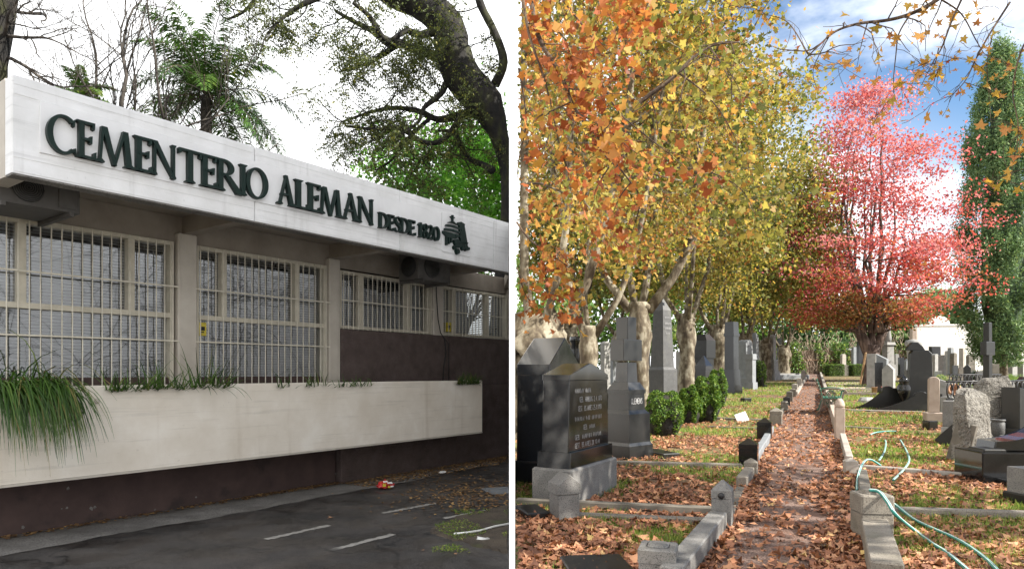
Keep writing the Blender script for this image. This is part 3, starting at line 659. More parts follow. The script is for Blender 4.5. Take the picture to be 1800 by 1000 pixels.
# scattered leaves and scraps
for k, (px, py) in enumerate([(582, 911), (745, 968), (846, 930), (800, 975), (860, 955), (890, 830)]):
    b = leafmesh('fallen_leaf', np.array([tuple(YG(px, py, .012))]), .07, STAR, .75, mt['litter'], np.array([(0, 0, 1)]), .9)
    o = put('fallen_leaf', b); tag(o, ['single orange leaf on asphalt above the middle bay marking', 'curled brown leaf on asphalt near the yard corner', 'rust leaf lying on the dirt patch', 'small leaf on asphalt below the dirt patch', 'leaf on the dirt beside the white pipe', 'orange leaf by the grey cover plate'][k], 'leaf', 'single leaves on the yard')
# crumpled red wrapper
b = B(); N = 14; rings = []
for i in range(7):
    a = i/6; rr_ = .085*math.sin(math.pi*min(.98, a+.12))
    rings.append([(rr_*(1+rnd.uniform(-.4, .4))*math.cos(2*math.pi*k/N)*1.25, rr_*(1+rnd.uniform(-.4, .4))*math.sin(2*math.pi*k/N), a*.12+rnd.uniform(-.012, .012)+.012) for k in range(N)])
b.loft(rings); q = YG(677, 859); W_ = b.build('snack_wrapper', mt['red'], None, q, .4); tag(W_, 'crumpled red snack wrapper lying near the wall', 'wrapper')
b = B()
for k in range(5):
    a = rnd.uniform(0, 6.3); x, y = .07*math.cos(a), .06*math.sin(a)-.04; z = .03+.02*k
    b.loft([[(x-.03, y-.035, z), (x+.03, y-.035, z+.005), (x+.028, y-.035, z+.014), (x-.03, y-.035, z+.012)], [(x-.03, y-.01, z+.01), (x+.03, y-.01, z+.015), (x+.03, y-.01, z+.02), (x-.03, y-.01, z+.018)]])
b.build('print_band', mt['white'], W_)
b = B(); b.box(-.05, -.01, -.10, -.07, .05, .09); b.box(.02, .05, -.10, -.07, .03, .055); b.build('print_patch', mt['yellow'], W_)
for k, (px, py, lab) in enumerate([(778, 832, 'white paper scrap on the leaves by brown wall'), (848, 950, 'crumpled white scrap on the dirt patch')]):
    b = B(); b.loft([[(.09*math.cos(i)*rnd.uniform(.5, 1), .035*math.sin(i)*rnd.uniform(.6, 1), 0) for i in np.linspace(0, 5.6, 8)], [(.07*math.cos(i)*rnd.uniform(.5, 1), .03*math.sin(i), .02*rnd.random()+.01) for i in np.linspace(0, 5.6, 8)]])
    tag(b.build('paper_scrap', mt['white'], None, YG(px, py, .012)), lab, 'paper')
b = B(); b.tube([YG(px, py, .03) for px, py in ((798, 943), (820, 941), (845, 937), (868, 930), (894, 925))], .011, 7)
tag(b.build('white_pipe', mt['white']), 'thin white pipe lying bent on the dirt patch', 'pipe')
b = B(); c0 = YG(884, 862, 0); b.box(-.24, .14, -.22, .22, 0, .014, c=.004)
cp = b.build('cover_plate', mt['bluestone'], None, c0, .35); tag(cp, 'grey metal cover plate set in the yard among leaves', 'cover')
b = B(); b.box(-.20, .10, -.18, -.02, .014, .018, c=0); b.box(-.20, .10, .02, .18, .014, .018, c=0); b.build('plate_ridge', mt['bluestone'], cp)

# ---- divider wall, added; seen end on, it keeps sun off the yard
BW = thing('added_divider_wall', 'tall thin white boundary wall seen end on between yard and cemetery', 'wall', (0, 3.4, 0))  # added wall, not a real boundary: divides the halves and blocks the sun
ys = [0, 4.0, 8.0, 12.0, 16.0]
for i in range(4):
    b = B(); b.box(-.0145, .0145, ys[i]+(0 if i == 0 else .003), ys[i+1]-.003, -.06, 7.3, c=.002); b.build('wall_panel', mt['addedwall'], BW)  # panels of the added divider wall
# leafless creeper put unseen on its street face for the panes to mirror
b = B(); rg = np.random.default_rng(12)
def creep(y, z, a, L, r, lev):
    pts = [(-.018, y, z)]; rad = [r]
    for i in range(6):
        a += rg.normal(0, .25); y += math.sin(a)*L/6; z += math.cos(a)*L/6
        if y < .6 or y > 15.5 or z > 7.0: break
        pts.append((-.018, y, z)); rad.append(max(.0018, r*(1-i/8)))
    if len(pts) > 1: b.tube(pts, rad, 4)
    if lev > 0:
        for _ in range(4): creep(y+rg.normal(0, .05), z, a+rg.normal(0, .7), L*.68, r*.62, lev-1)
for y0 in (1.2, 2.4, 3.3, 4.6, 5.8, 7.0, 8.4, 10, 12): creep(y0, 0, rg.normal(0, .2), 2.2, .0065, 3)
for i, v in enumerate(b.v): b.v[i] = (min(v[0], -.0147), v[1], v[2])
b.build('added_creeper', mt['greybark'], BW)

# ---- trees behind the building
def bare(label, px, y, z0, specs, seed, group='leafless trees behind the building', mat='greybark', leaves=0):
    t = thing('bare_tree', label, 'tree', (XX(px, y), y, 0), 0, group); b = B(); tips = []; rg = np.random.default_rng(seed)
    ok = lambda q: LEFT((q[0]+XX(px, y), q[1]+y))
    for kind, v in specs: pass
    r0 = specs[0][1]
    b.tube([(0, 0, -.05), (.03, 0, z0*.5), (0, 0, z0)], [r0*1.3, r0*1.1, r0], 8); b.build('trunk', mt[mat], t)
    b = B()
    for (lean, r, L, lev, kids) in specs[1][1]: grow(b, (0, 0, z0-.05), lean, r, L, lev, tips, rg, ok, kids, .62, .12, .70, .60, 4, .17, 6, .005)
    b.build('crown', mt[mat], t); return t, tips
bare('leafless tree with straight twin stems rising behind the fascia above the sign', 228, 15, 4.2, [('r', .12), ('l', [((.02, 0, 1), .085, 2.9, 3, (4, 6)), ((.10, .1, 1), .05, 2.4, 3, (3, 4)), ((-.55, .1, .8), .05, 2.0, 3, (3, 5))])], 3)
bare('leafless tree with slanting dark limb between lettering and palm', 268, 14, 4.2, [('r', .09), ('l', [((.35, 0, 1), .055, 2.6, 3, (3, 5)), ((-.3, .3, .9), .04, 2.0, 3, (3, 4))])], 4)
bare('fine twiggy leafless tree low above the middle of fascia', 520, 19, 3.8, [('r', .10), ('l', [((-.2, 0, 1), .06, 1.8, 3, (4, 6)), ((.3, 0, 1), .05, 1.7, 3, (4, 6))])], 5)
bare('twiggy leafless tree beside the green tree above fascia', 610, 18, 3.4, [('r', .11), ('l', [((-.35, 0, 1), .06, 1.7, 3, (4, 6)), ((.2, 0, 1), .06, 1.8, 3, (4, 6)), ((.5, .2, .8), .05, 1.4, 3, (4, 5))])], 6)
# dark trunk at the corner of the roof
y = 10.5; t = thing('street_tree', 'dark trunk with bare twigs cut by the picture edge above roof corner', 'tree', (XX(-22, y), y, 0), 0)
b = B(); b.tube([(-.1, 0, -.05), (-.02, 0, 3), (.05, 0, ZZ(110, y)), (.16, 0, ZZ(40, y)), (.24, 0, ZZ(-40, y)), (.35, 0, ZZ(-200, y))], [.30, .26, .22, .22, .23, .2], 12); b.build('trunk', mt['darkbark'], t)
b = B(); tips = []; rg = np.random.default_rng(8)
for z, d in ((ZZ(70, y), (1, 0, .45)), (ZZ(20, y), (1, .2, .3)), (ZZ(95, y), (1, 0, -.2)), (ZZ(60, y), (1, -.2, -.35)), (ZZ(-10, y), (.8, 0, .6))): grow(b, (.15, 0, z), d, .032, .85, 3, tips, rg, None, (2, 4), .45, .02, .7, .6, 4, .2, 5, .003)
b.build('crown', mt['greybark'], t)
# queen palm
def palm(label, px, py, y, nf, L, seed, trunk=True):
    c = U(px, py, y); t = thing('palm', label, 'palm', (c.x, c.y, 0), 0); rg = np.random.default_rng(seed)
    b = B(); b.tube([(0, 0, -.05), (.05, 0, c.z*.5), (0, 0, c.z-.3), (0, 0, c.z)], [.16, .14, .12, .09], 10); b.build('trunk', mt['greybark'], t)
    st = B(); V = []; loops = []; cnt = []; tint = []
    for i in range(nf):
        az = i*2.4+rg.uniform(-.2, .2); el = rg.uniform(-.15, 1.35); ln = L*rg.uniform(.8, 1.1)
        d = np.array([math.cos(az)*math.cos(el), math.sin(az)*math.cos(el), math.sin(el)]); p = np.array([0, 0, c.z-.05]); K = 14; pts = [p.copy()]
        tn = rg.uniform(0, .75)
        for j in range(K):
            d = d+np.array([0, 0, -.115-.05*j/K]); d /= np.linalg.norm(d); p = p+d*ln/K; pts.append(p.copy())
        if any(q[0]+c.x > -.2 for q in pts): continue
        f = B(); f.tube([Vector(q) for q in pts], [.018*(1-j/K*.85) for j in range(K+1)], 4)
        fr_ = f.build('frond', mt['twig'], t)
        V = []; loops = []; cnt = []; tint = []
        for j in range(2, K+1):
            for e in range(7):
                q = pts[j-1]+(pts[j]-pts[j-1])*(e/7); tg = pts[j]-pts[j-1]; tg = tg/np.linalg.norm(tg)
                sd = np.cross(tg, [0, 0, 1.]); sd /= np.linalg.norm(sd)+1e-6
                for s in (-1, 1):
                    ll = .40*L/1.9*math.sin(math.pi*min(.96, .2+.75*j/K))*rg.uniform(.8, 1.15)
                    dd = sd*s+tg*.55+rg.normal(0, .22, 3)+np.array([0, 0, .12]); dd /= np.linalg.norm(dd); k0 = len(V); w = .014
                    m1 = q+dd*ll*.5; e1 = q+dd*ll+np.array([0, 0, -ll*.32])
                    V += [q, m1+tg*w, e1, m1-tg*w]; loops += [k0, k0+1, k0+2, k0+3]; cnt.append(4); tint.append(min(1, max(0, tn+rg.normal(0, .12))))
        put('leaflets', rawmesh('leaflets', np.array(V), loops, cnt, np.array(tint), mt['palmleaf']), fr_)
    return t
palm('queen palm with arching feathery crown behind the lettering', 362, 168, 15.0, 34, 2.35, 4)
palm('small palm whose frond tips just clear the fascia near roof corner', 145, 172, 13.5, 13, .85, 5)
# fresh green tree
def leafytree(name, label, px, y, zc, rad, n, size, mat, bark, seed, side, trunk_r=.16, group=None, tintf=None, tpl=LOBE, z0=2.0, lev=3, L=2.2):
    t = thing(name, label, 'tree', (XX(px, y), y, gz(y) if side == 'R' else 0), 0, group); rg = np.random.default_rng(seed); b = B(); tips = []
    x0 = XX(px, y); zb = gz(y) if side == 'R' else 0; zc -= zb
    b.tube([(0, 0, -.1), (.05, 0, z0*.6), (0, .05, z0+.4)], [trunk_r*1.25, trunk_r, trunk_r*.85], 9); b.build('trunk', mt[bark], t)
    b = B(); ok = (lambda q: RIGHT((q[0]+x0, q[1]+y))) if side == 'R' else (lambda q: LEFT((q[0]+x0, q[1]+y)))
    for k in range(5):
        a = k*1.26+rg.uniform(0, .6); grow(b, (0, 0, z0+.2), (math.cos(a)*.6, math.sin(a)*.6, 1), trunk_r*.5, L, lev-1, tips, rg, ok, (2, 4), .6, .1, .7, .6, 4, .16, 5)
    b.build('limbs', mt[bark], t)
    K = 70; cen = []
    for _ in range(K):                          # clumps spread through an uneven volume
        v = rg.normal(size=3); v /= np.linalg.norm(v); r_ = rg.uniform(.35, 1)**.6
        cen.append((v[0]*rad[0]*r_, v[1]*rad[1]*r_, zc+v[2]*rad[2]*r_, rg.uniform(.25, .5)*min(rad)*.55, rg.random()))
    cen = np.array(cen); i = rg.integers(0, K, n); C = cen[i, :3]+rg.normal(size=(n, 3))*cen[i, 3:4]*np.array([1, 1, .7])
    tn = np.clip(cen[i, 4]*.6+rg.random(n)*.4, 0, 1) if tintf is None else tintf(C, rg)
    wx = C[:, 0]+x0; wy = C[:, 1]+y
    m_ = (wx > .006*wy+.08) if side == 'R' else (wx < -.005*wy-.05)
    m_ &= C[:, 2] > .3
    put('crown', leafmesh('crown', C[m_], size, tpl, tn[m_], mt[mat], rg=rg), t); return t
leafytree('green_tree', 'bright green leafy tree over the far end of the fascia', 800, 19, 6.5, (2.4, 2.0, 2.2), 17000, .13, 'greenleaf', 'greybark', 21, 'L', L=1.2)
leafytree('green_tree', 'green leafy tree behind the twisted trunk at the wall', 690, 22, 5.4, (1.7, 1.6, 1.6), 9000, .12, 'greenleaf', 'greybark', 22, 'L', L=1.0)
# big twisting tree with mossy trunk
y = 14.0; t = thing('twisting_tree', 'big dark mossy tree with twisting trunk and sparse olive foliage', 'tree', (XX(866, y), y, 0), 0); org = Vector((XX(866, y), y, 0))
def pl(pts, r, b, n=8, dy=0, dd=0):
    P = [U(a, c, y+dy+dd*i/len(pts))-org for i, (a, c) in enumerate(pts)]
    # smooth
    Q = []; RR = []
    for i in range(len(P)-1):
        p0, p1, p2, p3 = P[max(0, i-1)], P[i], P[i+1], P[min(len(P)-1, i+2)]
        for k in range(4):
            u = k/4; Q.append(.5*((2*p1)+(p2-p0)*u+(2*p0-5*p1+4*p2-p3)*u*u+(3*p1-p0-3*p2+p3)*u**3)); RR.append((r[i]*(1-u)+r[i+1]*u)/F*y)
    Q.append(P[-1]); RR.append(r[-1]/F*y)
    b.tube(Q, [q*(1+rnd.uniform(-.05, .05)) for q in RR], n); return Q
b = B(); pl([(876, 830), (876, 600), (884, 440), (889, 380), (889, 310), (879, 245), (854, 185), (815, 138), (796, 95), (786, 45), (742, 8), (690, -14), (620, -60)], [20, 18, 10, 9, 9, 15, 31, 33, 32, 29, 27, 25, 22], b, 14)
b.build('trunk', mt['darkbark'], t)
b = B(); limbs = []
for pts, r in (([(795, 95), (770, 100), (735, 88), (700, 76), (684, 78), (655, 55), (625, 40), (590, 20)], [12, 9, 8, 8, 7, 6, 4, 3]), ([(690, 75), (672, 66), (650, 30), (620, 5)], [7, 6, 4, 3]), ([(700, 78), (660, 105), (630, 118), (600, 125)], [6, 4, 3, 2]),
               ([(780, 50), (740, 62), (715, 55), (690, 70)], [10, 7, 5, 4]), ([(850, 180), (830, 196), (808, 203), (770, 210), (735, 195), (690, 190), (650, 198), (600, 215)], [14, 10, 8, 6, 5, 4, 3, 2]), ([(815, 200), (780, 245), (745, 250), (700, 225), (660, 228), (610, 222)], [7, 5, 4, 4, 3, 2]),
               ([(790, 130), (775, 165), (745, 190), (735, 215), (700, 240)], [7, 5, 4, 3, 2]), ([(866, 300), (850, 290), (820, 275), (800, 235), (770, 230)], [7, 6, 5, 4, 2]), ([(870, 150), (885, 110), (870, 60), (845, 10), (835, -30)], [9, 8, 7, 7, 6]),
               ([(690, -10), (600, -12), (540, 5), (500, 30), (470, 60)], [9, 6, 5, 3, 2]), ([(560, -5), (520, -30), (460, -10), (430, 20), (400, 35)], [4, 4, 3, 3, 2]), ([(760, 205), (720, 240), (690, 280), (660, 300)], [4, 3, 2, 2])):
    limbs.append(pl(pts, r, b, 7, rnd.uniform(-.2, .2), rnd.uniform(-1.2, 1.2)))
b.build('limbs', mt['darkbark'], t)
b = B(); tips = []; rg = np.random.default_rng(33); ok = lambda q: LEFT((q[0]+org.x, q[1]+y))
for Lm in limbs:
    for q in Lm[4::2]:
        d = Vector((rg.normal()*.8-.25, rg.normal()*.7, rg.normal()*.6-.25)); grow(b, q, d, .016, .62, 2, tips, rg, ok, (2, 3), .7, -.02, .72, .6, 4, .25, 5, .003)
b.build('twigs', mt['darkbark'], t)
T_ = np.array([tuple(q) for q in tips]); T_ = T_[rg.integers(0, len(T_), 4200)]+rg.normal(0, .05, (4200, 3)); C = []
for q in T_:                                  # pinnate sprays: paired leaflets along a drooping stalk
    a = rg.uniform(0, 6.3); d = np.array([math.cos(a), math.sin(a), rg.uniform(-.9, .1)]); sd = np.array([-math.sin(a), math.cos(a), 0])
    for j in range(6):
        c = q+d*.045*j+np.array([0, 0, -.004*j*j])
        C += [c+sd*.022, c-sd*.022]
C = np.array(C); C = C[(C[:, 0]+org.x) < -.005*(C[:, 1]+y)-.05]
put('foliage', leafmesh('foliage', C, .048, KITE, np.clip(rg.beta(1.3, 2.2, len(C)), 0, 1), mt['tipaleaf'], rg=rg), t)
# ================================================================== RIGHT: THE CEMETERY
b = B(); X0 = .03
ysr = [-6, 0, 10, 20, 30, 40, 50, 60, 70, 160]; vs = []
for yy in ysr: vs += [(X0, yy, gz(yy)), (160, yy, gz(yy))]
b.add(vs, [(2*i, 2*i+1, 2*i+3, 2*i+2) for i in range(len(ysr)-1)])
LAWN = struct(b.build('cemetery_lawn', mt['soil']))
PD = Vector((.4475, 1, 0)).normalized(); PN = Vector((PD.y, -PD.x, 0))     # along the path, and across it to the right
def pl_x(y, px0, py0, px1, py1):
    a, c = G(px0, py0), G(px1, py1); return a.x+(y-a.y)/(c.y-a.y)*(c.x-a.x)
# path: edges traced as points on the ground, wavering
LE = [G(1190, 1010), G(1262, 930), G(1322, 845), G(1372, 745), G(1396, 700), G(1412, 670), G(1420, 656), G(1425, 647)]
RE = [G(1520, 1010), G(1506, 930), G(1492, 830), G(1478, 770), G(1468, 720), G(1456, 690), G(1446, 668), G(1440, 656), G(1437, 647)]
LE.insert(0, Vector((-.2+LE[0].x-.8, 2.0, gz(2)))); RE.insert(0, Vector((RE[0].x-.9, 2.0, gz(2))))
def xat(E_, y):
    for a, c in zip(E_, E_[1:]):
        if a.y <= y <= c.y: return a.x+(y-a.y)/(c.y-a.y)*(c.x-a.x)
    return E_[0].x if y < E_[0].y else E_[-1].x+(y-E_[-1].y)*.4475
b = B(); vs = []; yy = 2.0; n = 0
while yy < 92:
    vs += [(xat(LE, yy)-.05, yy, gz(yy)+.006), (xat(RE, yy)+.05, yy, gz(yy)+.006)]; yy += .5 if yy < 20 else 2; n += 1
b.add(vs, [(2*i, 2*i+1, 2*i+3, 2*i+2) for i in range(n-1)])
PATH = struct(b.build('gravel_path', mt['gravel']))

# ---- kerbs and kerb posts
def kerb(label, a, c, w=.12, h=.12, mat='kerb', z=0.0, lvl=0):
    d = c-a; L = math.hypot(d.x, d.y); ang = math.atan2(d.y, d.x)
    o = thing('grave_kerb', label, 'kerb', a, ang, 'kerbs of the grave plots'); rise = c.z-a.z
    m = max(1, int(round(L/1.5)))
    for i in range(m):
        x0, x1 = L*i/m+(.004 if i else 0), L*(i+1)/m-.004; j = rnd.uniform(-.008, .008); k = B(); k.box(x0, x1, -w/2+j, w/2+j, -.12, h+rnd.uniform(-.006, .006), c=.012)
        k.v = [(x, y, z_+rise*x/L) for x, y, z_ in k.v]; k.build('kerb_stone', mt[mat], o)
    return o
def kpost(label, px, py, wpx, htop, mat='kerb', top='pyramid', rz=None, ring=False):
    p = G(px, py); y = p.y; w = wpx/F*y; h = ZZ(htop, y)-p.z; rz = -.42 if rz is None else rz
    t = thing('kerb_post', label, 'post', p, rz, 'stone posts along the path')
    b = B()
    if top == 'pyramid':
        b.box(-w/2, w/2, -w/2, w/2, -.1, h*.62, c=w*.03); b.build('shaft', mt[mat], t)
        b = B(); q = w/2*1.015; b.loft([[(-q, -q, h*.63), (q, -q, h*.63), (q, q, h*.63), (-q, q, h*.63)], [(-q, -q, h*.80), (q, -q, h*.80), (q, q, h*.80), (-q, q, h*.80)], [(-.01, -.01, h), (.01, -.01, h), (.01, .01, h), (-.01, .01, h)]]); b.build('cap', mt[mat], t)
    elif top == 'block':
        b.box(-w/2, w/2, -w/2, w/2, -.1, h*.55, c=w*.03); b.build('shaft', mt[mat], t)
        b = B(); q = w/2*1.05; b.box(-q, q, -q, q, h*.56, h*.93, c=w*.05); b.box(-q*.6, q*.6, -q*.6, q*.6, h*.93, h, c=w*.1); b.build('cap', mt[mat], t)
    elif top == 'dome':
        b.box(-w/2, w/2, -w/2, w/2, -.1, h*.78, c=w*.05); b.build('shaft', mt[mat], t)
        b = B(); b.lathe([(w*.55, h*.78), (w*.57, h*.84), (w*.45, h*.93), (w*.2, h), (0.001, h)], 14); b.build('cap', mt[mat], t)
    if ring:
        b = B(); M = Matrix.Translation((0, -w/2-.008, h*.70)) @ Matrix.Rotation(R(90), 4, 'X'); b.lathe([(.001, 0), (.03, 0), (.03, .012), (.012, .02), (.001, .02)], 12, M); b.build('boss', mt['iron'], t)
    return t
kpost('speckled granite post with pointed cap at the near left kerb corner', 1270, 925, 34, 843, 'greygranite', 'pyramid', -.42, True)
kpost('granite post cut by the bottom edge beside near left kerb', 1157, 1020, 62, 953, 'greygranite', 'block', -.3)
kpost('small pale granite post behind the tall pointed one', 1320, 838, 22, 805, 'kerb', 'pyramid')
kpost('black granite post with low pyramid cap, nearest of the dark pair', 1316, 818, 31, 770, 'blackgranite', 'pyramid')
kpost('black granite post farther up the path, second of the dark pair', 1344, 772, 24, 734, 'blackgranite', 'pyramid')
for k, (px, py, w, tp, mat, top) in enumerate([(1364, 747, 20, 716, 'kerb', 'pyramid'), (1379, 724, 12, 704, 'kerb', 'dome'), (1383, 713, 11, 697, 'darkgranite', 'block'), (1388, 705, 10, 687, 'kerbdark', 'block'), (1394, 697, 10, 683, 'kerbdark', 'block'), (1397, 690, 9, 674, 'kerbpale', 'block'), (1405, 682, 8, 664, 'kerbpale', 'block'), (1412, 668, 7, 650, 'kerbpale', 'block')]):
    kpost(['squat brown post with pyramid cap past the dark pair', 'small round topped post before the row of square ones', 'small dark square post by the leafy lawn', 'brownish square post fourth from the bench leftwards', 'grey brown square post beside the bench back', 'pale square post opposite the bench', 'pale post at the grey slab corner', 'pale far post where the path narrows'][k], px, py, w, tp, mat, top)
kerb('thick granite kerb running out of the picture at near left of path', G(1178, 1040), G(1262, 930), .16, .17, 'greygranite')
kerb('short granite kerb between the two left posts', G(1303, 858), G(1322, 832), .13, .15, 'kerb')
kerb('worn low kerb stones beside the tall pointed post', G(1278, 918), G(1302, 862), .10, .05, 'kerbdark')
kerb('grey kerb beside the second black post', G(1328, 812), G(1356, 760), .11, .14, 'bluestone')
kerb('brown kerb along path edge beyond the squat post', G(1366, 742), G(1384, 708), .10, .12, 'kerbdark')
kerb('pale kerb along the path past the grey slab', G(1400, 694), G(1419, 662), .12, .14, 'kerbpale')
kerb('far pale kerb leading to the ivy fence', G(1419, 658), G(1426, 646), .14, .16, 'kerbpale')
kerb('double cross kerb from grey base block to the pointed post', G(908, 890), G(1252, 906), .10, .09, 'kerbdark')
kerb('lower cross kerb lying just before the double one', G(1010, 910), G(1250, 920), .10, .05, 'kerb')
kerb('mid cross kerb behind the first leafy plot', G(1068, 818), G(1305, 824), .10, .08, 'kerb')
kerb('thin dark kerb line between two leafy plots', G(1245, 752), G(1345, 756), .07, .05, 'kerbdark')
kerb('kerb below the white plaque', G(1230, 736), G(1365, 742), .08, .07, 'kerb')
# right side of the path
kerb('thick flat topped kerb running out of the picture at near right of path', G(1558, 1040), G(1528, 920), .21, .20, 'kerb')
kpost('broad stone post carrying the green hose', 1532, 945, 52, 860, 'kerb', 'block', -.1)
kpost('pale stone post at the bend of the right kerb', 1495, 832, 20, 804, 'kerbpale', 'pyramid', -.2)
kpost('tall pale post with rounded head beside the bench', 1476, 772, 15, 700, 'pinkstone', 'dome', -.3)
kerb('dark kerb stone between hose post and pale post', G(1526, 905), G(1514, 838), .12, .11, 'kerbdark')
kerb('white worn kerb curving along the right of path', G(1493, 820), G(1481, 776), .10, .16, 'kerbpale')
kerb('pinkish kerb from tall pale post towards the far plots', G(1472, 762), G(1452, 692), .12, .30, 'pinkstone')
kerb('pale far right kerb along the path end', G(1452, 690), G(1442, 656), .14, .2, 'kerbpale')
kerb('near cross kerb on the right under the hose', G(1562, 905), G(1830, 914), .10, .09, 'kerb')
kerb('white cross kerb in front of the rough boulder', G(1500, 824), G(1725, 842), .08, .07, 'kerbpale')
kerb('narrow cross kerb half buried in right plots', G(1484, 753), G(1552, 757), .09, .06, 'kerb')
kerb('kerb before the black curved monument', G(1486, 722), G(1622, 726), .09, .06, 'kerbpale')
kerb('pale double step behind the sunny strip of grass', G(1478, 694), G(1540, 695), .25, .12, 'pinkstone')
kerb('low pale step behind the pale double one', G(1470, 686), G(1545, 687), .2, .12, 'kerbpale')
kerb('long pale kerb under the far right stones', G(1640, 672), G(1800, 680), .3, .25, 'kerbpale')

# ---- monuments
FACE_P = R(65.9)                                # faces the path from the left
def root(name, label, cat, px, py, rz, group=None):
    p = G(px, py); return thing(name, label, cat, p, rz, group), p.y
def prof(w, h, kind, z0=0, e=.0):
    a = w/2
    if kind == 'flat': return [(-a, z0), (a, z0), (a-e, h), (-a+e, h)]
    if kind == 'peak': return [(-a, z0), (a, z0), (a-e, h*.90), (.06*w, h), (-.06*w, h), (-a+e, h*.90)]
    if kind == 'slant': return [(-a, z0), (a, z0), (a-e, h*.86), (-a+e, h)]
    if kind == 'gable': return [(-a, z0), (a, z0), (a-e, h*.84), (0, h), (-a+e, h*.84)]
    n = 10; zr = h-a*.8 if kind == 'round' else h-a*.4; k = (h-zr)
    return [(-a, z0), (a, z0)]+[(a*math.cos(math.pi*i/n), zr+k*math.sin(math.pi*i/n)) for i in range(n+1)]
def stele(label, px, py, wpx, top, th, mat, kind='flat', rz=0, base=None, group=None, bmat=None, taper=0, cat='headstone', rough=0, ledger=None, lean=0):
    t, y = root('headstone', label, cat, px, py, rz, group); w = wpx/F*y; h = ZZ(top, y)-gz(y)
    z = 0
    if base:
        bw_, bt, bh = base; b = B(); b.box(-bw_*w/2, bw_*w/2, -th*bt/2, th*bt/2, -.1, bh*h, c=.015); b.build('plinth', mt[bmat or mat], t); z = bh*h+.001
    b = B(); b.slab([(x, max(zz, z)) for x, zz in prof(w, h, kind, z, taper*w)], -th/2, th/2, .012); b.build('slab', mt[mat], t)
    if lean: t.rotation_euler.x = lean
    return t, w, h, y
FONT = {'A': [(0, 0, .5, 1), (.5, 1, 1, 0), (.2, .4, .8, .4)], 'B': [(0, 0, 0, 1), (0, 1, .8, .9), (.8, .9, .8, .6), (.8, .6, 0, .5), (.8, .5, 1, .25), (1, .25, .8, .03), (.8, .03, 0, 0)], 'C': [(1, .85, .6, 1), (.6, 1, 0, .8), (0, .8, 0, .2), (0, .2, .6, 0), (.6, 0, 1, .15)],
    'E': [(0, 0, 0, 1), (0, 1, 1, 1), (0, .5, .8, .5), (0, 0, 1, 0)], 'G': [(1, .85, .6, 1), (.6, 1, 0, .8), (0, .8, 0, .2), (0, .2, .6, 0), (.6, 0, 1, .1), (1, .1, 1, .45), (1, .45, .6, .45)], 'H': [(0, 0, 0, 1), (1, 0, 1, 1), (0, .5, 1, .5)], 'I': [(.5, 0, .5, 1)], 'L': [(0, 0, 0, 1), (0, 0, 1, 0)],
    'M': [(0, 0, 0, 1), (0, 1, .5, .3), (.5, .3, 1, 1), (1, 1, 1, 0)], 'N': [(0, 0, 0, 1), (0, 1, 1, 0), (1, 0, 1, 1)], 'O': [(.3, 0, 0, .3), (0, .3, 0, .7), (0, .7, .3, 1), (.3, 1, .7, 1), (.7, 1, 1, .7), (1, .7, 1, .3), (1, .3, .7, 0), (.7, 0, .3, 0)], 'R': [(0, 0, 0, 1), (0, 1, 1, .85), (1, .85, 1, .6), (1, .6, 0, .5), (.3, .5, 1, 0)],
    'S': [(1, .9, .5, 1), (.5, 1, 0, .8), (0, .8, 1, .25), (1, .25, .5, 0), (.5, 0, 0, .12)], 'T': [(.5, 0, .5, 1), (0, 1, 1, 1)], 'U': [(0, 1, 0, .15), (0, .15, .5, 0), (.5, 0, 1, .15), (1, .15, 1, 1)], '.': [(.1, 0, .3, .05)], '1': [(.5, 0, .5, 1), (.2, .8, .5, 1)], '2': [(0, .8, .5, 1), (.5, 1, 1, .75), (1, .75, 0, 0), (0, 0, 1, 0)],
    '3': [(0, 1, 1, .9), (1, .9, .4, .55), (.4, .55, 1, .25), (1, .25, 0, 0)], '4': [(.7, 0, .7, 1), (.7, 1, 0, .35), (0, .35, 1, .35)], '5': [(1, 1, 0, 1), (0, 1, 0, .55), (0, .55, 1, .4), (1, .4, .8, .05), (.8, .05, 0, 0)], '7': [(0, 1, 1, 1), (1, 1, .3, 0)],
    '8': [(.5, 1, .1, .75), (.1, .75, .9, .25), (.9, .25, .5, 0), (.5, 0, .1, .25), (.1, .25, .9, .75), (.9, .75, .5, 1)], '9': [(.9, .7, .5, 1), (.5, 1, .1, .75), (.1, .75, .9, .6), (.9, .7, .7, 0)], '0': [(.5, 1, 0, .7), (0, .7, 0, .3), (0, .3, .5, 0), (.5, 0, 1, .3), (1, .3, 1, .7), (1, .7, .5, 1)]}
def strokes(parent, rows, w, y, matl='inscr', d=.004):
    """engraved lines in thin capitals; '~' marks letters too worn to read"""
    for z, x0, x1, sz, txt in rows:
        b = B(); n = len(txt); pit = (x1-x0)/n; ww = min(sz*.5, pit*.74); tk = sz*.13
        for m_, ch in enumerate(txt):
            x = x0+m_*pit
            segs = FONT.get(ch) or ([] if ch == ' ' else [(0, rnd.uniform(0, .3), 0, rnd.uniform(.6, 1)), (rnd.random(), 0, rnd.random(), .9)])
            for i, (a, c, e, g) in enumerate(segs):
                p = Vector((x+a*ww, 0, z+c*sz)); q = Vector((x+e*ww, 0, z+g*sz)); dd = (q-p).normalized(); n_ = Vector((-dd.z, 0, dd.x))*tk/2
                yy = y-d*.3-.0004*i
                b.add([(v.x, yy, v.z) for v in (p-n_, q-n_, q+n_, p+n_)], [(0, 1, 2, 3)])
        if b.v: stuff(b.build('inscription_line', mt[matl], parent))
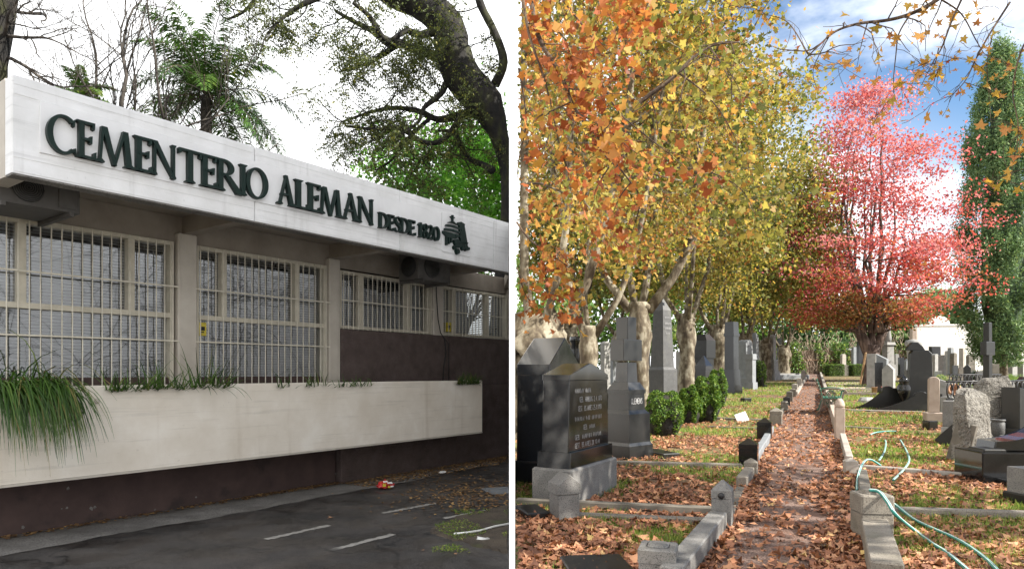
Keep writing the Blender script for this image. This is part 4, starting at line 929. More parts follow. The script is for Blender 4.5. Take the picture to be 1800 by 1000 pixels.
# 1 near black headstone on grey granite block
t, y = root('headstone', 'polished black headstone with pale inscription on a speckled grey block', 'headstone', 1014, 872, R(60))
L, T = 1.02, .34
b = B(); b.box(-.66, .66, -.24, .24, -.1, .40, c=.02); b.build('granite_block', mt['greygranite'], t)
b = B(); b.slab([(-.61, .401), (.61, .401), (.595, .57), (-.595, .57)], -.20, .20, .01); b.build('plinth', mt['blackgranite'], t)
b = B(); b.slab([(-.57, .571), (.57, .571), (.54, 1.34), (-.54, 1.34)], -.16, .16, .008); sl_ = b.build('slab', mt['blackgranite'], t)
b = B(); b.slab([(-.548, 1.342), (.548, 1.342), (.538, 1.40), (.05, 1.53), (-.02, 1.53), (-.538, 1.40)], -.168, .168, .008); b.build('cap', mt['blackgranite'], t)
strokes(sl_, [(1.20, -.40, .05, .055, '~~~~~~~ ~~~~~'), (1.10, -.28, .36, .055, 'GEB. HAMBURG 2.4.1870'), (1.00, -.32, .36, .055, 'GEST. BS.AIRES 25.8.1931'), (.89, -.40, .36, .055, '~~~~~~ ~~~ ~~~~~~~'), (.79, -.18, .16, .052, 'GEB. ~~~~~'), (.69, -.40, .34, .052, 'GEB. ~~~~~~~ ~~~~~~'), (.60, -.40, .30, .052, 'GEST. BS.AIRES 28.10.~~')], L, -.161)
# 2 larger black headstone behind it
t, y = root('headstone', 'large black headstone with broad peaked top behind the inscribed one', 'headstone', 966, 838, FACE_P)
b = B(); b.box(-.62, .62, -.27, .27, -.1, .28, c=.02); b.build('plinth', mt['darkgranite'], t)
b = B(); b.slab([(-.60, .281), (.60, .281), (.58, 1.36), (-.58, 1.36)], -.22, .22, .01); b.build('slab', mt['blackgranite'], t)
b = B(); b.slab([(-.585, 1.362), (.585, 1.362), (.575, 1.50), (0, 1.86), (-.575, 1.50)], -.228, .228, .01); b.build('cap', mt['blackgranite'], t)
# grey corner post by the block
t, y = root('corner_post', 'short speckled granite corner post before the inscribed black headstone', 'post', 992, 912, .35)
b = B(); b.box(-.115, .115, -.115, .115, -.1, .26, c=.01); b.build('shaft', mt['greygranite'], t)
b = B(); b.slab([(-.125, .262), (.125, .262), (.125, .36), (.0, .46), (-.125, .36)], -.125, .125, .01); b.build('cap', mt['greygranite'], t)
# fallen slabs
for lab, px, py, sx, sy, rz in (('dark stone slab lying on leaves behind the inscribed headstone', 1160, 800, .16, .34, .35), ('dark slab cut by the bottom edge near left', 1048, 1004, .24, .22, .1), ('black slab corner at the divider by leaves', 935, 905, .12, .22, .3), ('flat grey stone among leaves below the round bushes', 1228, 738, .36, .22, .2)):
    b = B(); b.box(-sx, sx, -sy, sy, -.02, .07, c=.012); o = b.build('stone_slab', mt['darkgranite'] if 'flat' not in lab else mt['bluestone'], None, G(px, py), rz); tag(o, lab, 'slab', 'loose slabs among the leaves')
# 3 cross monument
t, y = root('cross_monument', 'tall dark granite cross on a stepped plinth beside the round bushes', 'monument', 1101, 802, R(42)); k = y/F
def stack(parent, items, mat):
    for nm, w0, w1, z0, z1 in items:
        b = B(); b.loft([[(sx*w_/2, sy*w_/2, z_) for sx, sy in ((-1, -1), (1, -1), (1, 1), (-1, 1))] for w_, z_ in ((w0, z0), (w1, z1))]); b.build(nm, mt[mat], parent)
hh = ZZ(558, y)-gz(y)
stack(t, [('foot', .62, .60, -.1, .20), ('foot_moulding', .60, .54, .201, .25), ('block', .54, .53, .251, .70), ('shoulder', .53, .42, .701, .76), ('name_block', .42, .41, .761, 1.02), ('moulding', .44, .44, 1.021, 1.08), ('cavetto', .43, .30, 1.081, 1.20)], 'darkgranite')
b = B(); b.box(-.13, .13, -.13, .13, 1.201, hh-.72, c=.008, tx=.012, ty=.012); b.build('shaft', mt['blackgranite'], t)
b = B(); b.box(-.24, .24, -.135, .135, hh-.70, hh-.36, c=.01); b.box(-.118, .118, -.118, .118, hh-.36, hh, c=.01); b.build('cross_arms', mt['darkgranite'], t)
strokes(t, [(.86, -.15, .15, .085, 'CLEMENS')], .4, -.213)
# 4 obelisk
t, y = root('obelisk', 'tall speckled grey obelisk with pointed tip behind the round bushes', 'obelisk', 1164, 712, R(38)); h = ZZ(523, y)-gz(y); w = 29/F*y
stack(t, [('plinth', w*1.55, w*1.5, -.1, .35), ('pedestal', w*1.28, w*1.25, .351, ZZ(650, y)-gz(y)), ('pedestal_bevel', w*1.25, w*1.02, ZZ(650, y)-gz(y)+.001, ZZ(645, y)-gz(y)), ('shaft', w, w*.74, ZZ(645, y)-gz(y)+.001, ZZ(546, y)-gz(y)), ('tip', w*.74, .03, ZZ(546, y)-gz(y)+.001, h)], 'obelisk')
strokes(t, [(h*.80, -.14, .14, .07, '~~~~'), (h*.745, -.16, .16, .08, '~~~~~'), (h*.70, -.17, .17, .08, '~~~~~~'), (h*.655, -.10, .12, .07, '~~~')], w, -w*.46)
# left-hand row further up
def pillar(label, px, py, wpx, top, mat, items, rz=R(42), cat='monument', name='pillar_monument'):
    t, y = root(name, label, cat, px, py, rz); w = wpx/F*y*.72; h = ZZ(top, y)-gz(y)
    stack(t, [(n_, w*a, w*c, h*e+(.001 if e > 0 else -.1), h*g) for n_, a, c, e, g in items], mat); return t, w, h
pillar('dark pedestal monument with hipped roof slab left of slim pillar', 1237, 697, 36, 588, 'darkgranite', [('body', .95, .95, 0, .62), ('lintel', 1.12, 1.12, .62, .90), ('roof', 1.12, .55, .90, 1)])
pillar('small black pedestal with pyramid cap before the roofed monument', 1237, 704, 30, 625, 'blackgranite', [('body', .88, .88, 0, .68), ('cap', 1.0, 1.0, .68, .77), ('pyramid', 1.0, .06, .77, 1)])
pillar('slim tall black pillar with scrolled head by the lawn', 1286, 692, 25, 566, 'blackgranite', [('foot', 1.5, 1.45, 0, .12), ('step', 1.25, 1.15, .12, .34), ('shaft', .98, .95, .34, .80), ('head', 1.1, 1.1, .80, .84), ('crest', 1.0, .9, .84, 1)])
t, y = root('arched_monument', 'weathered blue-grey monument with dark arched niche beside slim pillar', 'monument', 1310, 680, R(40)); h = ZZ(597, y)-gz(y); w = 22/F*y
b = B(); b.slab(prof(w, h, 'round', .5), -.25, .25, .02); b.build('slab', mt['bluestone'], t)
b = B(); b.slab([(x*.62, z_*.88) for x, z_ in prof(w, h, 'round', .6)], -.27, -.245, .005); b.build('niche', mt['blackgranite'], t)
b = B(); b.box(-w*.65, w*.65, -.40, .40, -.1, .5, c=.02); b.build('plinth', mt['bluestone'], t)
pillar('pale grey obelisk rising behind the arched monument', 1327, 672, 15, 582, 'bluestone', [('foot', 1.7, 1.6, 0, .12), ('pedestal', 1.35, 1.3, .12, .40), ('shaft', 1.05, .75, .40, .92), ('tip', .75, .05, .92, 1)])
pillar('low blue-grey pedestal in front of the pale obelisk', 1320, 684, 17, 622, 'bluestone', [('foot', 1.4, 1.3, 0, .2), ('body', 1.0, .98, .2, .84), ('cap', 1.2, 1.1, .84, 1)])
pillar('stone pedestal monument under the yellow leaves near the ivy', 1357, 668, 17, 588, 'palestone', [('foot', 1.7, 1.6, 0, .2), ('base', 1.3, 1.2, .2, .45), ('shaft', .85, .8, .45, .95), ('cap', 1.0, .7, .95, 1)])
pillar('thin black pillar near the hedge ball by the path end', 1370, 658, 9, 594, 'blackgranite', [('foot', 1.5, 1.4, 0, .15), ('shaft', 1, .95, .15, 1)])
pillar('slender white pillar lantern by the path end', 1393, 652, 7, 592, 'palestone', [('foot', 2, 1.8, 0, .2), ('shaft', .9, .8, .2, .8), ('head', 1.5, 1.5, .8, .95), ('cap', 1.5, .4, .95, 1)])
# grey slab grave on the left lawn
b = B(); a0 = G(1340, 672); b.box(-2.2, 2.3, -.8, .8, -.05, .32, c=.03); SG = b.build('grave_slab', mt['bluestone'], None, G(1362, 666), R(10)); tag(SG, 'wide blue-grey grave slab beside the path on the left lawn', 'grave')
b = B(); b.box(-1.9, 2.0, -.55, .55, .32, .42, c=.02); b.build('slab_top', mt['palestone'], SG)
b = B(); b.box(-1.8, 2.2, -.5, .5, -.05, .30, c=.03); o = b.build('grave_slab', mt['kerbpale'], None, G(1372, 656), R(10)); tag(o, 'pale stone grave surround behind the blue-grey slab', 'grave')
b = B(); b.box(-.14, .14, -.02, .02, -.02, .26, c=.005); o = b.build('plaque', mt['white'], None, G(1307, 741), -.2); o.rotation_euler.x = -.6; o.rotation_euler.y = -.35; tag(o, 'small white plaque tilted among leaves on the left', 'plaque')
b = B(); b.box(-.16, .16, -.12, .12, -.02, .14, c=.02); o = b.build('stone_block', mt['darkgranite'], None, G(1311, 706), .3); tag(o, 'small dark stone block on the leafy lawn', 'stone')
b = B(); b.box(-.14, .14, -.12, .12, -.02, .12, c=.02); o = b.build('stone_block', mt['darkgranite'], None, G(1343, 680), .3); tag(o, 'little dark block on sunlit grass near the grey slab', 'stone')
# stones in the shade under the plane trees, far left
BG = 'shaded stones under the plane trees'
for k, (lab, px, py, w, tp, kind, mat) in enumerate([('dark low stone at the divider beneath the knobbly trunk', 912, 702, 18, 605, 'flat', 'blackgranite'), ('narrow dark stone next to the divider under trees', 926, 700, 12, 600, 'gable', 'blackgranite'), ('upright grey stone between two trunks', 985, 690, 16, 590, 'flat', 'palestone'), ('slim black stone right of the grey one between trunks', 996, 690, 7, 604, 'round', 'blackgranite'),
        ('pale rounded stone behind the cross monument', 1064, 686, 14, 600, 'round', 'palestone'), ('grey gabled stone behind the cross monument', 1078, 684, 12, 606, 'gable', 'bluestone'), ('dark stone between cross monument and obelisk', 1134, 686, 14, 612, 'flat', 'blackgranite'), ('pale stone showing between obelisk and roofed pedestal', 1196, 684, 12, 618, 'flat', 'palestone'),
        ('white painted stone behind the slim black pillar', 1264, 676, 12, 608, 'flat', 'palestone')]):
    stele(lab, max(px, 918), py, w, tp, .3, mat, kind, R(35), (1.25, 1.4, .12), BG)
t, y = root('urn_monument', 'black urn-shaped monument between the plane tree trunks', 'monument', 1013, 694, 0); h = ZZ(592, y)-gz(y); w = 11/F*y
b = B(); b.lathe([(w, -.1), (w, h*.30), (w*.7, h*.36), (w*.75, h*.5), (w*1.05, h*.75), (w*.8, h*.88), (w*1.1, h*.93), (w*1.0, h), (.01, h)], 16); b.build('urn', mt['blackgranite'], t)
b = B(); b.box(-w*1.3, w*1.3, -w*1.3, w*1.3, -.1, h*.12, c=.02); b.build('plinth', mt['darkgranite'], t)
b = B(); b.slab([(-1.1, .0), (1.1, .0), (1.1, .62), (-1.1, .62)], -.35, .35, .02); M_ = b.build('sarcophagus', mt['blackgranite'], None, G(1012, 737), R(8)); tag(M_, 'long black tomb chest catching blue sky light behind the headstones', 'tomb')
b = B(); b.slab([(-.42, .63), (.42, .63), (.42, .72), (-.42, .72)], -1.16, 1.16, .02, M=Matrix.Rotation(R(90), 4, 'Z')); b.build('lid', mt['blackgranite'], M_)
t, y = root('iron_grave_fence', 'low black iron grave railing behind the cross monument', 'railing', 1076, 724, R(15)); b = B(); b.tube([(-.7, 0, .62), (.7, 0, .62)], .02, 6); b.build('rail', mt['iron'], t); b = B(); b.tube([(-.7, 0, .12), (.7, 0, .12)], .02, 6); b.build('rail', mt['iron'], t)
for i in range(9): b = B(); b.tube([(-.68+i*.17, 0, 0), (-.68+i*.17, 0, .68), (-.68+i*.17, 0, .74)], [.014, .014, .003], 5); b.build('baluster', mt['iron'], t)

# ---- right-hand monuments
# black monument with tall slab, scrolled side walls, urn
t, y = root('sofa_monument', 'black granite monument with tall slab and two sweeping scrolled walls', 'monument', 1580, 722, R(-14)); k = y/F
H1 = ZZ(612, y)-gz(y)
b = B(); b.slab([(.32, .0), (1.0, .0), (.97, H1*.92), (.88, H1*.97), (.46, H1*.97), (.40, H1*.92)], .25, .52, .02); b.build('tall_slab', mt['darkgranite'], t)
b = B(); b.slab([(.28, H1*.97), (.8, H1*.97), (.74, H1*1.03), (.62, H1*1.10), (.45, H1*1.10), (.33, H1*1.03)], .28, .48, .02); b.build('crest', mt['darkgranite'], t)
def scrollwall(y0, y1, x0, x1, h):
    n = 12; P = [(x0, 0)]+[(x1, 0), (x1, h*.86), (x1-.42, h*.90)]
    P += [(x1-.55+.16*math.cos(R(a)), h*.78+.20*h*math.sin(R(a))) for a in range(30, 181, 25)]
    P += [(x0+(x1-.72-x0)*(1-i/7), h*.72*(1-i/7)**2+.02) for i in range(7)]
    b = B(); b.slab(P, y0, y1, .012); return b.build('scroll_wall', mt['darkgranite'], t)
scrollwall(-.55, -.38, -1.15, .98, .62); scrollwall(.55, .72, -1.3, .42, .75)
b = B(); b.lathe([(.14, 0), (.14, .08), (.06, .14), (.06, .28), (.17, .48), (.20, .70), (.12, .84), (.16, .88), (.10, .98), (.02, 1.05)], 14, cx=.18, cy=.15); b.build('urn', mt['blackgranite'], t)
b = B(); b.box(.30, .95, -.53, -.42, .40, .50, c=.01); b.build('arm_rail', mt['darkgranite'], t)
o = put('pink_flowers', leafmesh('pink_flowers', np.array(G(1556, 697))+rng.normal(0, .05, (60, 3))+np.array([0, 0, .3]), .06, KITE, .9, mt['mapleleaf'])); tag(o, 'little bunch of pink flowers in the black monument', 'flowers')
b = B(); b.loft([[(.30*math.cos(a)*s, .22*math.sin(a)*s, z_) for a in np.linspace(0, 5.6, 9)] for s, z_ in ((1, -.05), (1, .10), (.7, .2))]); o = b.build('pale_stone', mt['palestone'], None, G(1523, 708), .2); tag(o, 'pale rounded stone at the foot of the black curved monument', 'stone')
# stone figure behind it
t, y = root('carved_ornament', 'carved weathered volute stone above the tall black slab', 'monument', 1606, 690, R(-20)); z0 = ZZ(650, y)-gz(y); z1 = ZZ(596, y)-gz(y); w = 20/F*y
b = B(); b.box(-w*.6, w*.6, -.25, .25, -.1, z0, c=.02); b.build('pedestal', mt['darkgranite'], t)
b = B(); b.lathe([(w*.5, z0), (w*.45, z0+.3), (w*.6, z1-.35), (w*.75, z1-.2), (w*.6, z1-.05), (.02, z1)], 12); b.build('volute', mt['palestone'], t)
RG = 'stones right of the path'
stele('pinkish narrow headstone with rounded top on a stepped base', 1641, 742, 16, 662, .22, 'pinkstone', 'round', R(-22), (1.75, 2.2, .22), RG)
stele('two-tone square granite headstone beside the iron railing', 1675, 780, 28, 704, .30, 'greygranite', 'flat', R(-40), (1.12, 1.15, .40), RG, 'palestone')
stele('tall slab headstone of dark granite with slanting top cut by the right edge', 1796, 772, 62, 680, .34, 'darkgranite', 'slant', R(22), (1.2, 1.5, .22), RG)
stele('grey granite block cut by the right edge at the bottom', 1812, 885, 44, 822, .34, 'greygranite', 'flat', R(8), (1.2, 1.2, .30), RG, 'darkgranite')
def boulder(label, px, py, wpx, top, seed, rz, squash=.6, lean=0.):
    p = G(px, py); w = wpx/F*p.y; h = ZZ(top, p.y)-p.z; rg = np.random.default_rng(seed); n = 40; m_ = 30; rings = []
    ph = rg.uniform(0, 6, 16); fr_ = rg.uniform(2, 6, 16)
    for i in range(m_+1):
        a = i/m_; pr = 1.0-.10*a-.18*max(0, a-.8)/.2; cx = .05*math.sin(a*3+ph[0])*w+lean*a*w; ring_ = []
        for j in range(n):
            th = 2*math.pi*j/n; c, s = math.cos(th), math.sin(th); e = .5
            x = math.copysign(abs(c)**e, c)*w/2*pr; yv = math.copysign(abs(s)**e, s)*w/2*squash*pr
            d = .035*sum(math.sin(fr_[q]*th*(1 if q % 2 else 2)+ph[q]+a*fr_[q+4]*2) for q in range(6))*w*.5+rg.normal(0, .009)*w
            ring_.append((x*(1+d/w*2)+cx, yv*(1+d/w*2), a*h*(1-.07*math.sin(th*1+ph[3])*a)+(rg.normal(0, .006)*h if 0 < i < m_ else 0)))
        rings.append(ring_)
    top_ = rings[-1]; cxx = sum(v[0] for v in top_)/n; cyy = sum(v[1] for v in top_)/n; czz = sum(v[2] for v in top_)/n
    rings.append([(cxx+(v[0]-cxx)*.55, cyy+(v[1]-cyy)*.55, czz+.02*h+rg.normal(0, .01)*h) for v in top_])
    b = B(); rings[0] = [(x, y_, -.1) for x, y_, z_ in rings[0]]; b.loft(rings); o = b.build('rough_boulder', mt['boulder'], None, p, rz); return tag(o, label, 'boulder', 'rough memorial boulders')
boulder('rough brown memorial boulder with a slab leaning on it', 1706, 812, 62, 690, 3, .3)
boulder('larger pale grey rough boulder behind the leaning slab one', 1738, 768, 62, 667, 9, -.2, .5)
b = B(); b.slab([(-.15, 0), (.15, 0), (.15, .62), (-.13, .62)], -.04, .04, .01); o = b.build('leaning_slab', mt['kerbdark'], None, G(1682, 812), R(-55)); o.rotation_euler.y = .22; tag(o, 'dark flat slab leaning on the rough boulder', 'slab')
b = B(); b.slab([(-.14, 0), (.14, 0), (.14, .5), (-.14, .5)], -.04, .04, .01); o = b.build('leaning_slab', mt['darkgranite'], None, G(1654, 782), R(-35)); o.rotation_euler.y = .75; tag(o, 'black slab tipped against the two-tone granite headstone', 'slab')
b = B(); b.box(-.12, .12, -.1, .1, -.02, .20, c=.015); o = b.build('stone_block', mt['blackgranite'], None, G(1635, 755), .2); tag(o, 'black stone cube at the foot of pinkish headstone', 'stone')
# black book grave at the edge
t, y = root('book_grave', 'low black granite grave with raised curved pillow stone at right edge', 'grave', 1772, 850, R(-6))
b = B(); b.box(-.36, .75, -.10, .55, -.1, .40, c=.012); b.build('base', mt['blackgranite'], t)
b = B(); b.slab([(-.12, .41)]+[(-.10+.75*math.sin(R(a)), .42+.42*(1-math.cos(R(a)))+.10) for a in range(0, 91, 10)]+[(.70, .41)], .08, .50, .015); b.build('pillow_stone', mt['blackgranite'], t)
b = B(); b.box(-.32, -.05, -.06, .30, .401, .44, c=.012); b.build('ledge', mt['darkgranite'], t)
b = B(); b.box(-.22, .75, -.55, -.11, -.1, .09, c=.015); b.build('step', mt['blackgranite'], t)
b = B(); b.lathe([(.09, 0), (.09, .03), (.055, .07), (.06, .12), (.10, .18), (.105, .36), (.085, .38), (.115, .40), (.11, .42), (.08, .42), (.07, .2)], 18); q = G(1754, 792); o = b.build('stone_vase', mt['obelisk'], None, (q.x, q.y, q.z+.12)); tag(o, 'grey stone vase standing beside the dark headstone', 'vase')
b = B(); b.lathe([(.05, 0), (.065, .18), (.06, .19), (.05, .1)], 14); q = G(1765, 795); o = b.build('stone_cup', mt['obelisk'], None, (q.x, q.y, q.z+.1)); tag(o, 'small grey cup next to the stone vase', 'cup')
b = B(); b.box(-.5, .45, -.25, .25, -.1, .14, c=.02); o = b.build('grave_edging', mt['darkgranite'], None, G(1762, 792), R(-6)); tag(o, 'dark granite edging under the vase', 'kerb')
b = B(); b.lathe([(.10, 0), (.15, .12), (.14, .3), (.06, .44), (.02, .46)], 9, smooth=False); o = b.build('wrapped_bundle', mt['palestone'], None, G(1733, 772)); tag(o, 'pale wrapped bundle between the two boulders', 'bundle')
# iron railing with rings
def ringfence(label, pa, pb, h, n):
    d = pb-pa; L = math.hypot(d.x, d.y); t = thing('iron_railing', label, 'railing', pa, math.atan2(d.y, d.x), 'ring railings round a plot')
    for z_ in (.08, h*.62, h): b = B(); b.tube([(0, 0, z_), (L, 0, z_)], .022, 6); b.build('rail', mt['iron'], t)
    for i in range(n):
        x0 = L*(i+.5)/n; r = L/n/2*.92; b = B()
        b.tube([(x0+r*math.cos(R(a)), 0, h*.81+h*.17*math.sin(R(a))) for a in range(0, 361, 30)], .018, 5); b.build('ring', mt['iron'], t)
        b = B(); b.tube([(x0-r, 0, 0), (x0-r, 0, h*.62)], .013, 5); b.build('baluster', mt['iron'], t)
ringfence('black iron railing with rings behind the boulders', G(1664, 752), G(1812, 738), 1.05, 16)
ringfence('far side of ringed iron railing toward the green lawn', G(1668, 716), G(1760, 712), 1.05, 14)
b = B(); b.slab([(-.45, 0), (.45, 0), (.45, .62), (-.25, .90), (-.45, .90)], -.35, .35, .02); o = b.build('tilted_tomb', mt['palestone'], None, G(1668, 716), R(-28)); tag(o, 'pale block tomb with sloping lid behind the iron railing', 'tomb')
b = B(); M = Matrix.Rotation(R(80), 4, 'X'); b.lathe([(.10, 0), (.13, .26), (.15, .26), (.15, .3), (.12, .3), (.10, .1)], 16, M); q = G(1672, 735); o = b.build('flower_pot', mt['terracotta'], None, (q.x, q.y, q.z+.72), -.3); tag(o, 'tipped clay pot on the tomb behind the railing', 'pot')
b = B(); b.box(-.2, .2, -.16, .16, -.05, .6, c=.02); o = b.build('stone_block', mt['palestone'], None, G(1672, 738), .4); tag(o, 'pale stone block holding up the clay pot', 'stone')
# crosses
def cross(label, px, py, top, apx, mat, rz, wpx, armz=.72, base=True):
    t, y = root('stone_cross', label, 'cross', px, py, rz, 'free-standing crosses'); h = ZZ(top, y)-gz(y); w = wpx/F*y/2*.8; a = apx/F*y/2
    b = B(); b.box(-w, w, -w, w, -.1 if not base else h*.1, h*armz, c=.012); b.box(-w*.95, w*.95, -w*.95, w*.95, h*(armz+.14), h, c=.012); b.build('shaft', mt[mat], t)
    b = B(); b.box(-a, a, -w*1.03, w*1.03, h*armz, h*(armz+.14), c=.012); b.build('cross_arm', mt[mat], t)
    if base: b = B(); b.box(-w*2.2, w*2.2, -w*2, w*2, -.1, h*.1, c=.02); b.build('plinth', mt[mat], t)
cross('tall dark stone cross before the cypress', 1736, 735, 567, 26, 'darkgranite', R(25), 13, .66)
cross('pale grey cross on stepped base right of the tall dark cross', 1757, 668, 590, 20, 'palestone', R(20), 9, .62)
cross('slim weathered cross among far stones near white wall', 1686, 657, 606, 10, 'kerbdark', R(10), 5, .62)
# far stones right
FR = 'far stones before the white wall'
for k, (lab, px, py, w, tp, kind, mat) in enumerate([('brown upright stone left of dark tomb door by far wall', 1625, 658, 9, 608, 'round', 'pinkstone'), ('dark leafy tomb front by the far white wall', 1643, 660, 18, 609, 'flat', 'blackgranite'), ('tall grey stele behind the dark tomb front', 1654, 655, 8, 597, 'gable', 'bluestone'), ('pale stone in front of the dark tomb', 1643, 665, 10, 622, 'round', 'palestone'), ('pale post-like stone right of the dark tomb', 1656, 672, 7, 624, 'flat', 'palestone'),
        ('grey slab stone first of the crowded far group', 1666, 659, 7, 616, 'round', 'palestone'), ('slate stone leaning in crowded far group', 1671, 661, 6, 611, 'flat', 'bluestone'), ('mossy stone in the crowded far group', 1676, 663, 8, 620, 'round', 'kerbdark'), ('cream narrow stone right of weathered cross', 1691, 661, 6, 612, 'flat', 'kerbpale'), ('round topped brown stone on low base', 1706, 660, 12, 622, 'round', 'kerbdark'),
        ('thin pale stele left of the tall dark cross', 1724, 656, 5, 613, 'round', 'palestone'), ('dark pair stone at far right, first', 1764, 654, 7, 614, 'flat', 'bluestone'), ('dark pair stone at far right, second', 1772, 654, 8, 612, 'gable', 'bluestone'), ('low wide dark stone at far right edge', 1792, 653, 18, 618, 'flat', 'darkgranite'), ('small upright crest on the far right stone', 1790, 651, 7, 610, 'round', 'darkgranite'),
        ('pale rounded headstone before the far right stones', 1781, 668, 15, 628, 'round', 'palestone'), ('pale square headstone beside the rounded one at right', 1797, 670, 12, 636, 'flat', 'palestone')]):
    stele(lab, px, py, w, tp, .35, mat, kind, R(12+(k*37) % 30-10), (1.2, 1.3, .1), FR)
ML = 'middle row of small stones right of the path'
for k, (lab, px, py, w, tp, kind, mat) in enumerate([('small grey stone just right of the tall black slab', 1634, 676, 9, 636, 'round', 'greygranite'), ('stubby pale stone behind the pinkish headstone', 1648, 690, 11, 652, 'flat', 'palestone'), ('dark short stone before the leafy shrub at right', 1700, 676, 10, 640, 'gable', 'darkgranite'), ('pale short stone left of the leafy shrub', 1690, 674, 9, 645, 'round', 'kerbpale'),
        ('little slate stone below the slim weathered cross', 1679, 672, 8, 642, 'flat', 'bluestone'), ('grey stone peeping over the larger boulder', 1722, 690, 12, 652, 'round', 'greygranite'), ('brown stone between the tall dark cross and pale cross', 1748, 690, 11, 640, 'flat', 'kerbdark'), ('pale slab behind the far railing corner at right', 1778, 704, 16, 668, 'flat', 'palestone'), ('dark granite stone behind the railing at right edge', 1796, 708, 14, 662, 'gable', 'darkgranite'),
        ('narrow white stone behind the statue column', 1576, 660, 6, 622, 'round', 'palestone'), ('dark stone right of the statue column', 1584, 664, 8, 628, 'flat', 'blackgranite'), ('small grey stone at the foot of ivy left of maple', 1594, 661, 6, 630, 'gable', 'bluestone')]):
    stele(lab, px, py, w, tp, .28, mat, kind, R(-30+(k*53) % 50), (1.2, 1.4, .12), ML)
# stones under the maple
MG = 'headstones before the maple trunk'
for k, (lab, px, py, w, tp, kind, mat) in enumerate([('pale stone with dark panel just right of the maple trunk', 1533, 684, 15, 622, 'flat', 'palestone'), ('black slab stone second right of maple trunk', 1546, 690, 12, 637, 'flat', 'blackgranite'), ('slanted grey stone third right of maple trunk', 1551, 690, 17, 622, 'slant', 'bluestone'), ('pale pointed stone fourth right of maple trunk', 1562, 696, 18, 640, 'gable', 'palestone'), ('black slim stone behind hedge left of the maple', 1511, 660, 8, 600, 'flat', 'blackgranite'), ('narrow grey stone behind hedge left of the maple', 1501, 658, 6, 610, 'flat', 'bluestone'), ('white stone behind the clipped hedge', 1489, 657, 7, 612, 'flat', 'palestone'), ('small mossy stone behind the clipped hedge', 1482, 658, 8, 622, 'round', 'kerbpale')]):
    stele(lab, px, py, w, tp, .3, mat, kind, R(-45 if k < 4 else 15), (1.15, 1.3, .08), MG)
b = B(); b.box(-.55, .45, -.4, .4, -.05, .10, c=.02); o = b.build('grave_slab', mt['darkgranite'], None, G(1505, 680), R(-10)); tag(o, 'flat dark slab on the pink plot before the maple', 'grave')
b = B(); vs_ = [tuple(G(a, c)+Vector((0, 0, .02))) for a, c in ((1462, 690), (1560, 690), (1548, 672), (1452, 672))]; b.add(vs_, [(0, 1, 2, 3)]); b.build('plot_paving', mt['pinkstone'], LAWN)
b = B(); b.tube([G(1512, 676)+Vector((0, 0, 0)), U(1522, 620, 37)], .055, 6); tag(b.build('wooden_stake', mt['wood']), 'pale wooden stake propped against the maple trunk', 'stake')
b = B(); b.lathe([(.10, 0), (.12, .30), (.13, .30), (.11, .28)], 12); o = b.build('clay_pot', mt['terracotta'], None, G(1537, 692)); tag(o, 'small clay pot before stones by the maple', 'pot')
# column with small statue
t, y = root('statue_column', 'pale column topped with a small draped stone figure right of the maple', 'statue', 1561, 668, R(10)); w = 14/F*y; h = ZZ(545, y)-gz(y)
stack(t, [('plinth', w*1.3, w*1.2, -.1, h*.22), ('pedestal', w, w*.9, h*.22+.001, h*.50), ('cornice', w*1.25, w*1.1, h*.50+.001, h*.54)], 'palestone')
b = B(); b.lathe([(w*.36, h*.54), (w*.40, h*.60), (w*.30, h*.70), (w*.34, h*.80), (w*.26, h*.87), (w*.12, h*.90), (w*.16, h*.94), (w*.13, h*.98), (.01, h*.995)], 12); b.build('figure', mt['palestone'], t)
# clipped hedge box
def hedge(name, label, px, py, w, d, h, n, rz=.15, mat='boxleaf', size=.07):
    p = G(px, py); t = thing(name, label, 'hedge', p, rz); b = B(); b.box(-w/2+.06, w/2-.06, -d/2+.06, d/2-.06, -.1, h-.06, c=.05); b.build('core', mt['darkbark'], t)
    C = np.stack([rng.uniform(-w/2, w/2, n), rng.uniform(-d/2, d/2, n), rng.uniform(0, h, n)], 1); f = rng.integers(0, 3, n)
    C[f == 0, 1] = -d/2+rng.normal(0, .025, (f == 0).sum()); C[f == 1, 2] = h+rng.normal(0, .025, (f == 1).sum()); C[f == 2, 0] = np.where(rng.random((f == 2).sum()) < .5, -w/2, w/2)
    put('foliage', leafmesh('foliage', C, size, KITE, rng.random(n), mt[mat]), t)
hedge('clipped_hedge', 'low dark clipped hedge left of the brown plinth by the path end', 1466, 661, 1.35, .9, .98, 2600)
hedge('clipped_hedge', 'low dark clipped hedge between brown plinth and maple', 1505, 661, 1.1, .9, .98, 2200)
b = B(); b.box(-.5, .5, -.35, .35, -.1, .95, c=.02); o = b.build('plinth_block', mt['kerbdark'], None, G(1486, 660), .15); tag(o, 'brown stone plinth between the two clipped hedges', 'plinth')
b = B(); b.box(-1.7, 1.9, -.3, .3, -.05, 1.06, c=.02); o = b.build('grave_slab', mt['palestone'], None, G(1485, 655), .15); tag(o, 'pale slab top showing above the clipped hedges', 'grave')

# ---- bench
t, y = root('park_bench', 'green slatted bench with curly cast iron ends beside the path', 'bench', 1462, 730, R(-114)); 
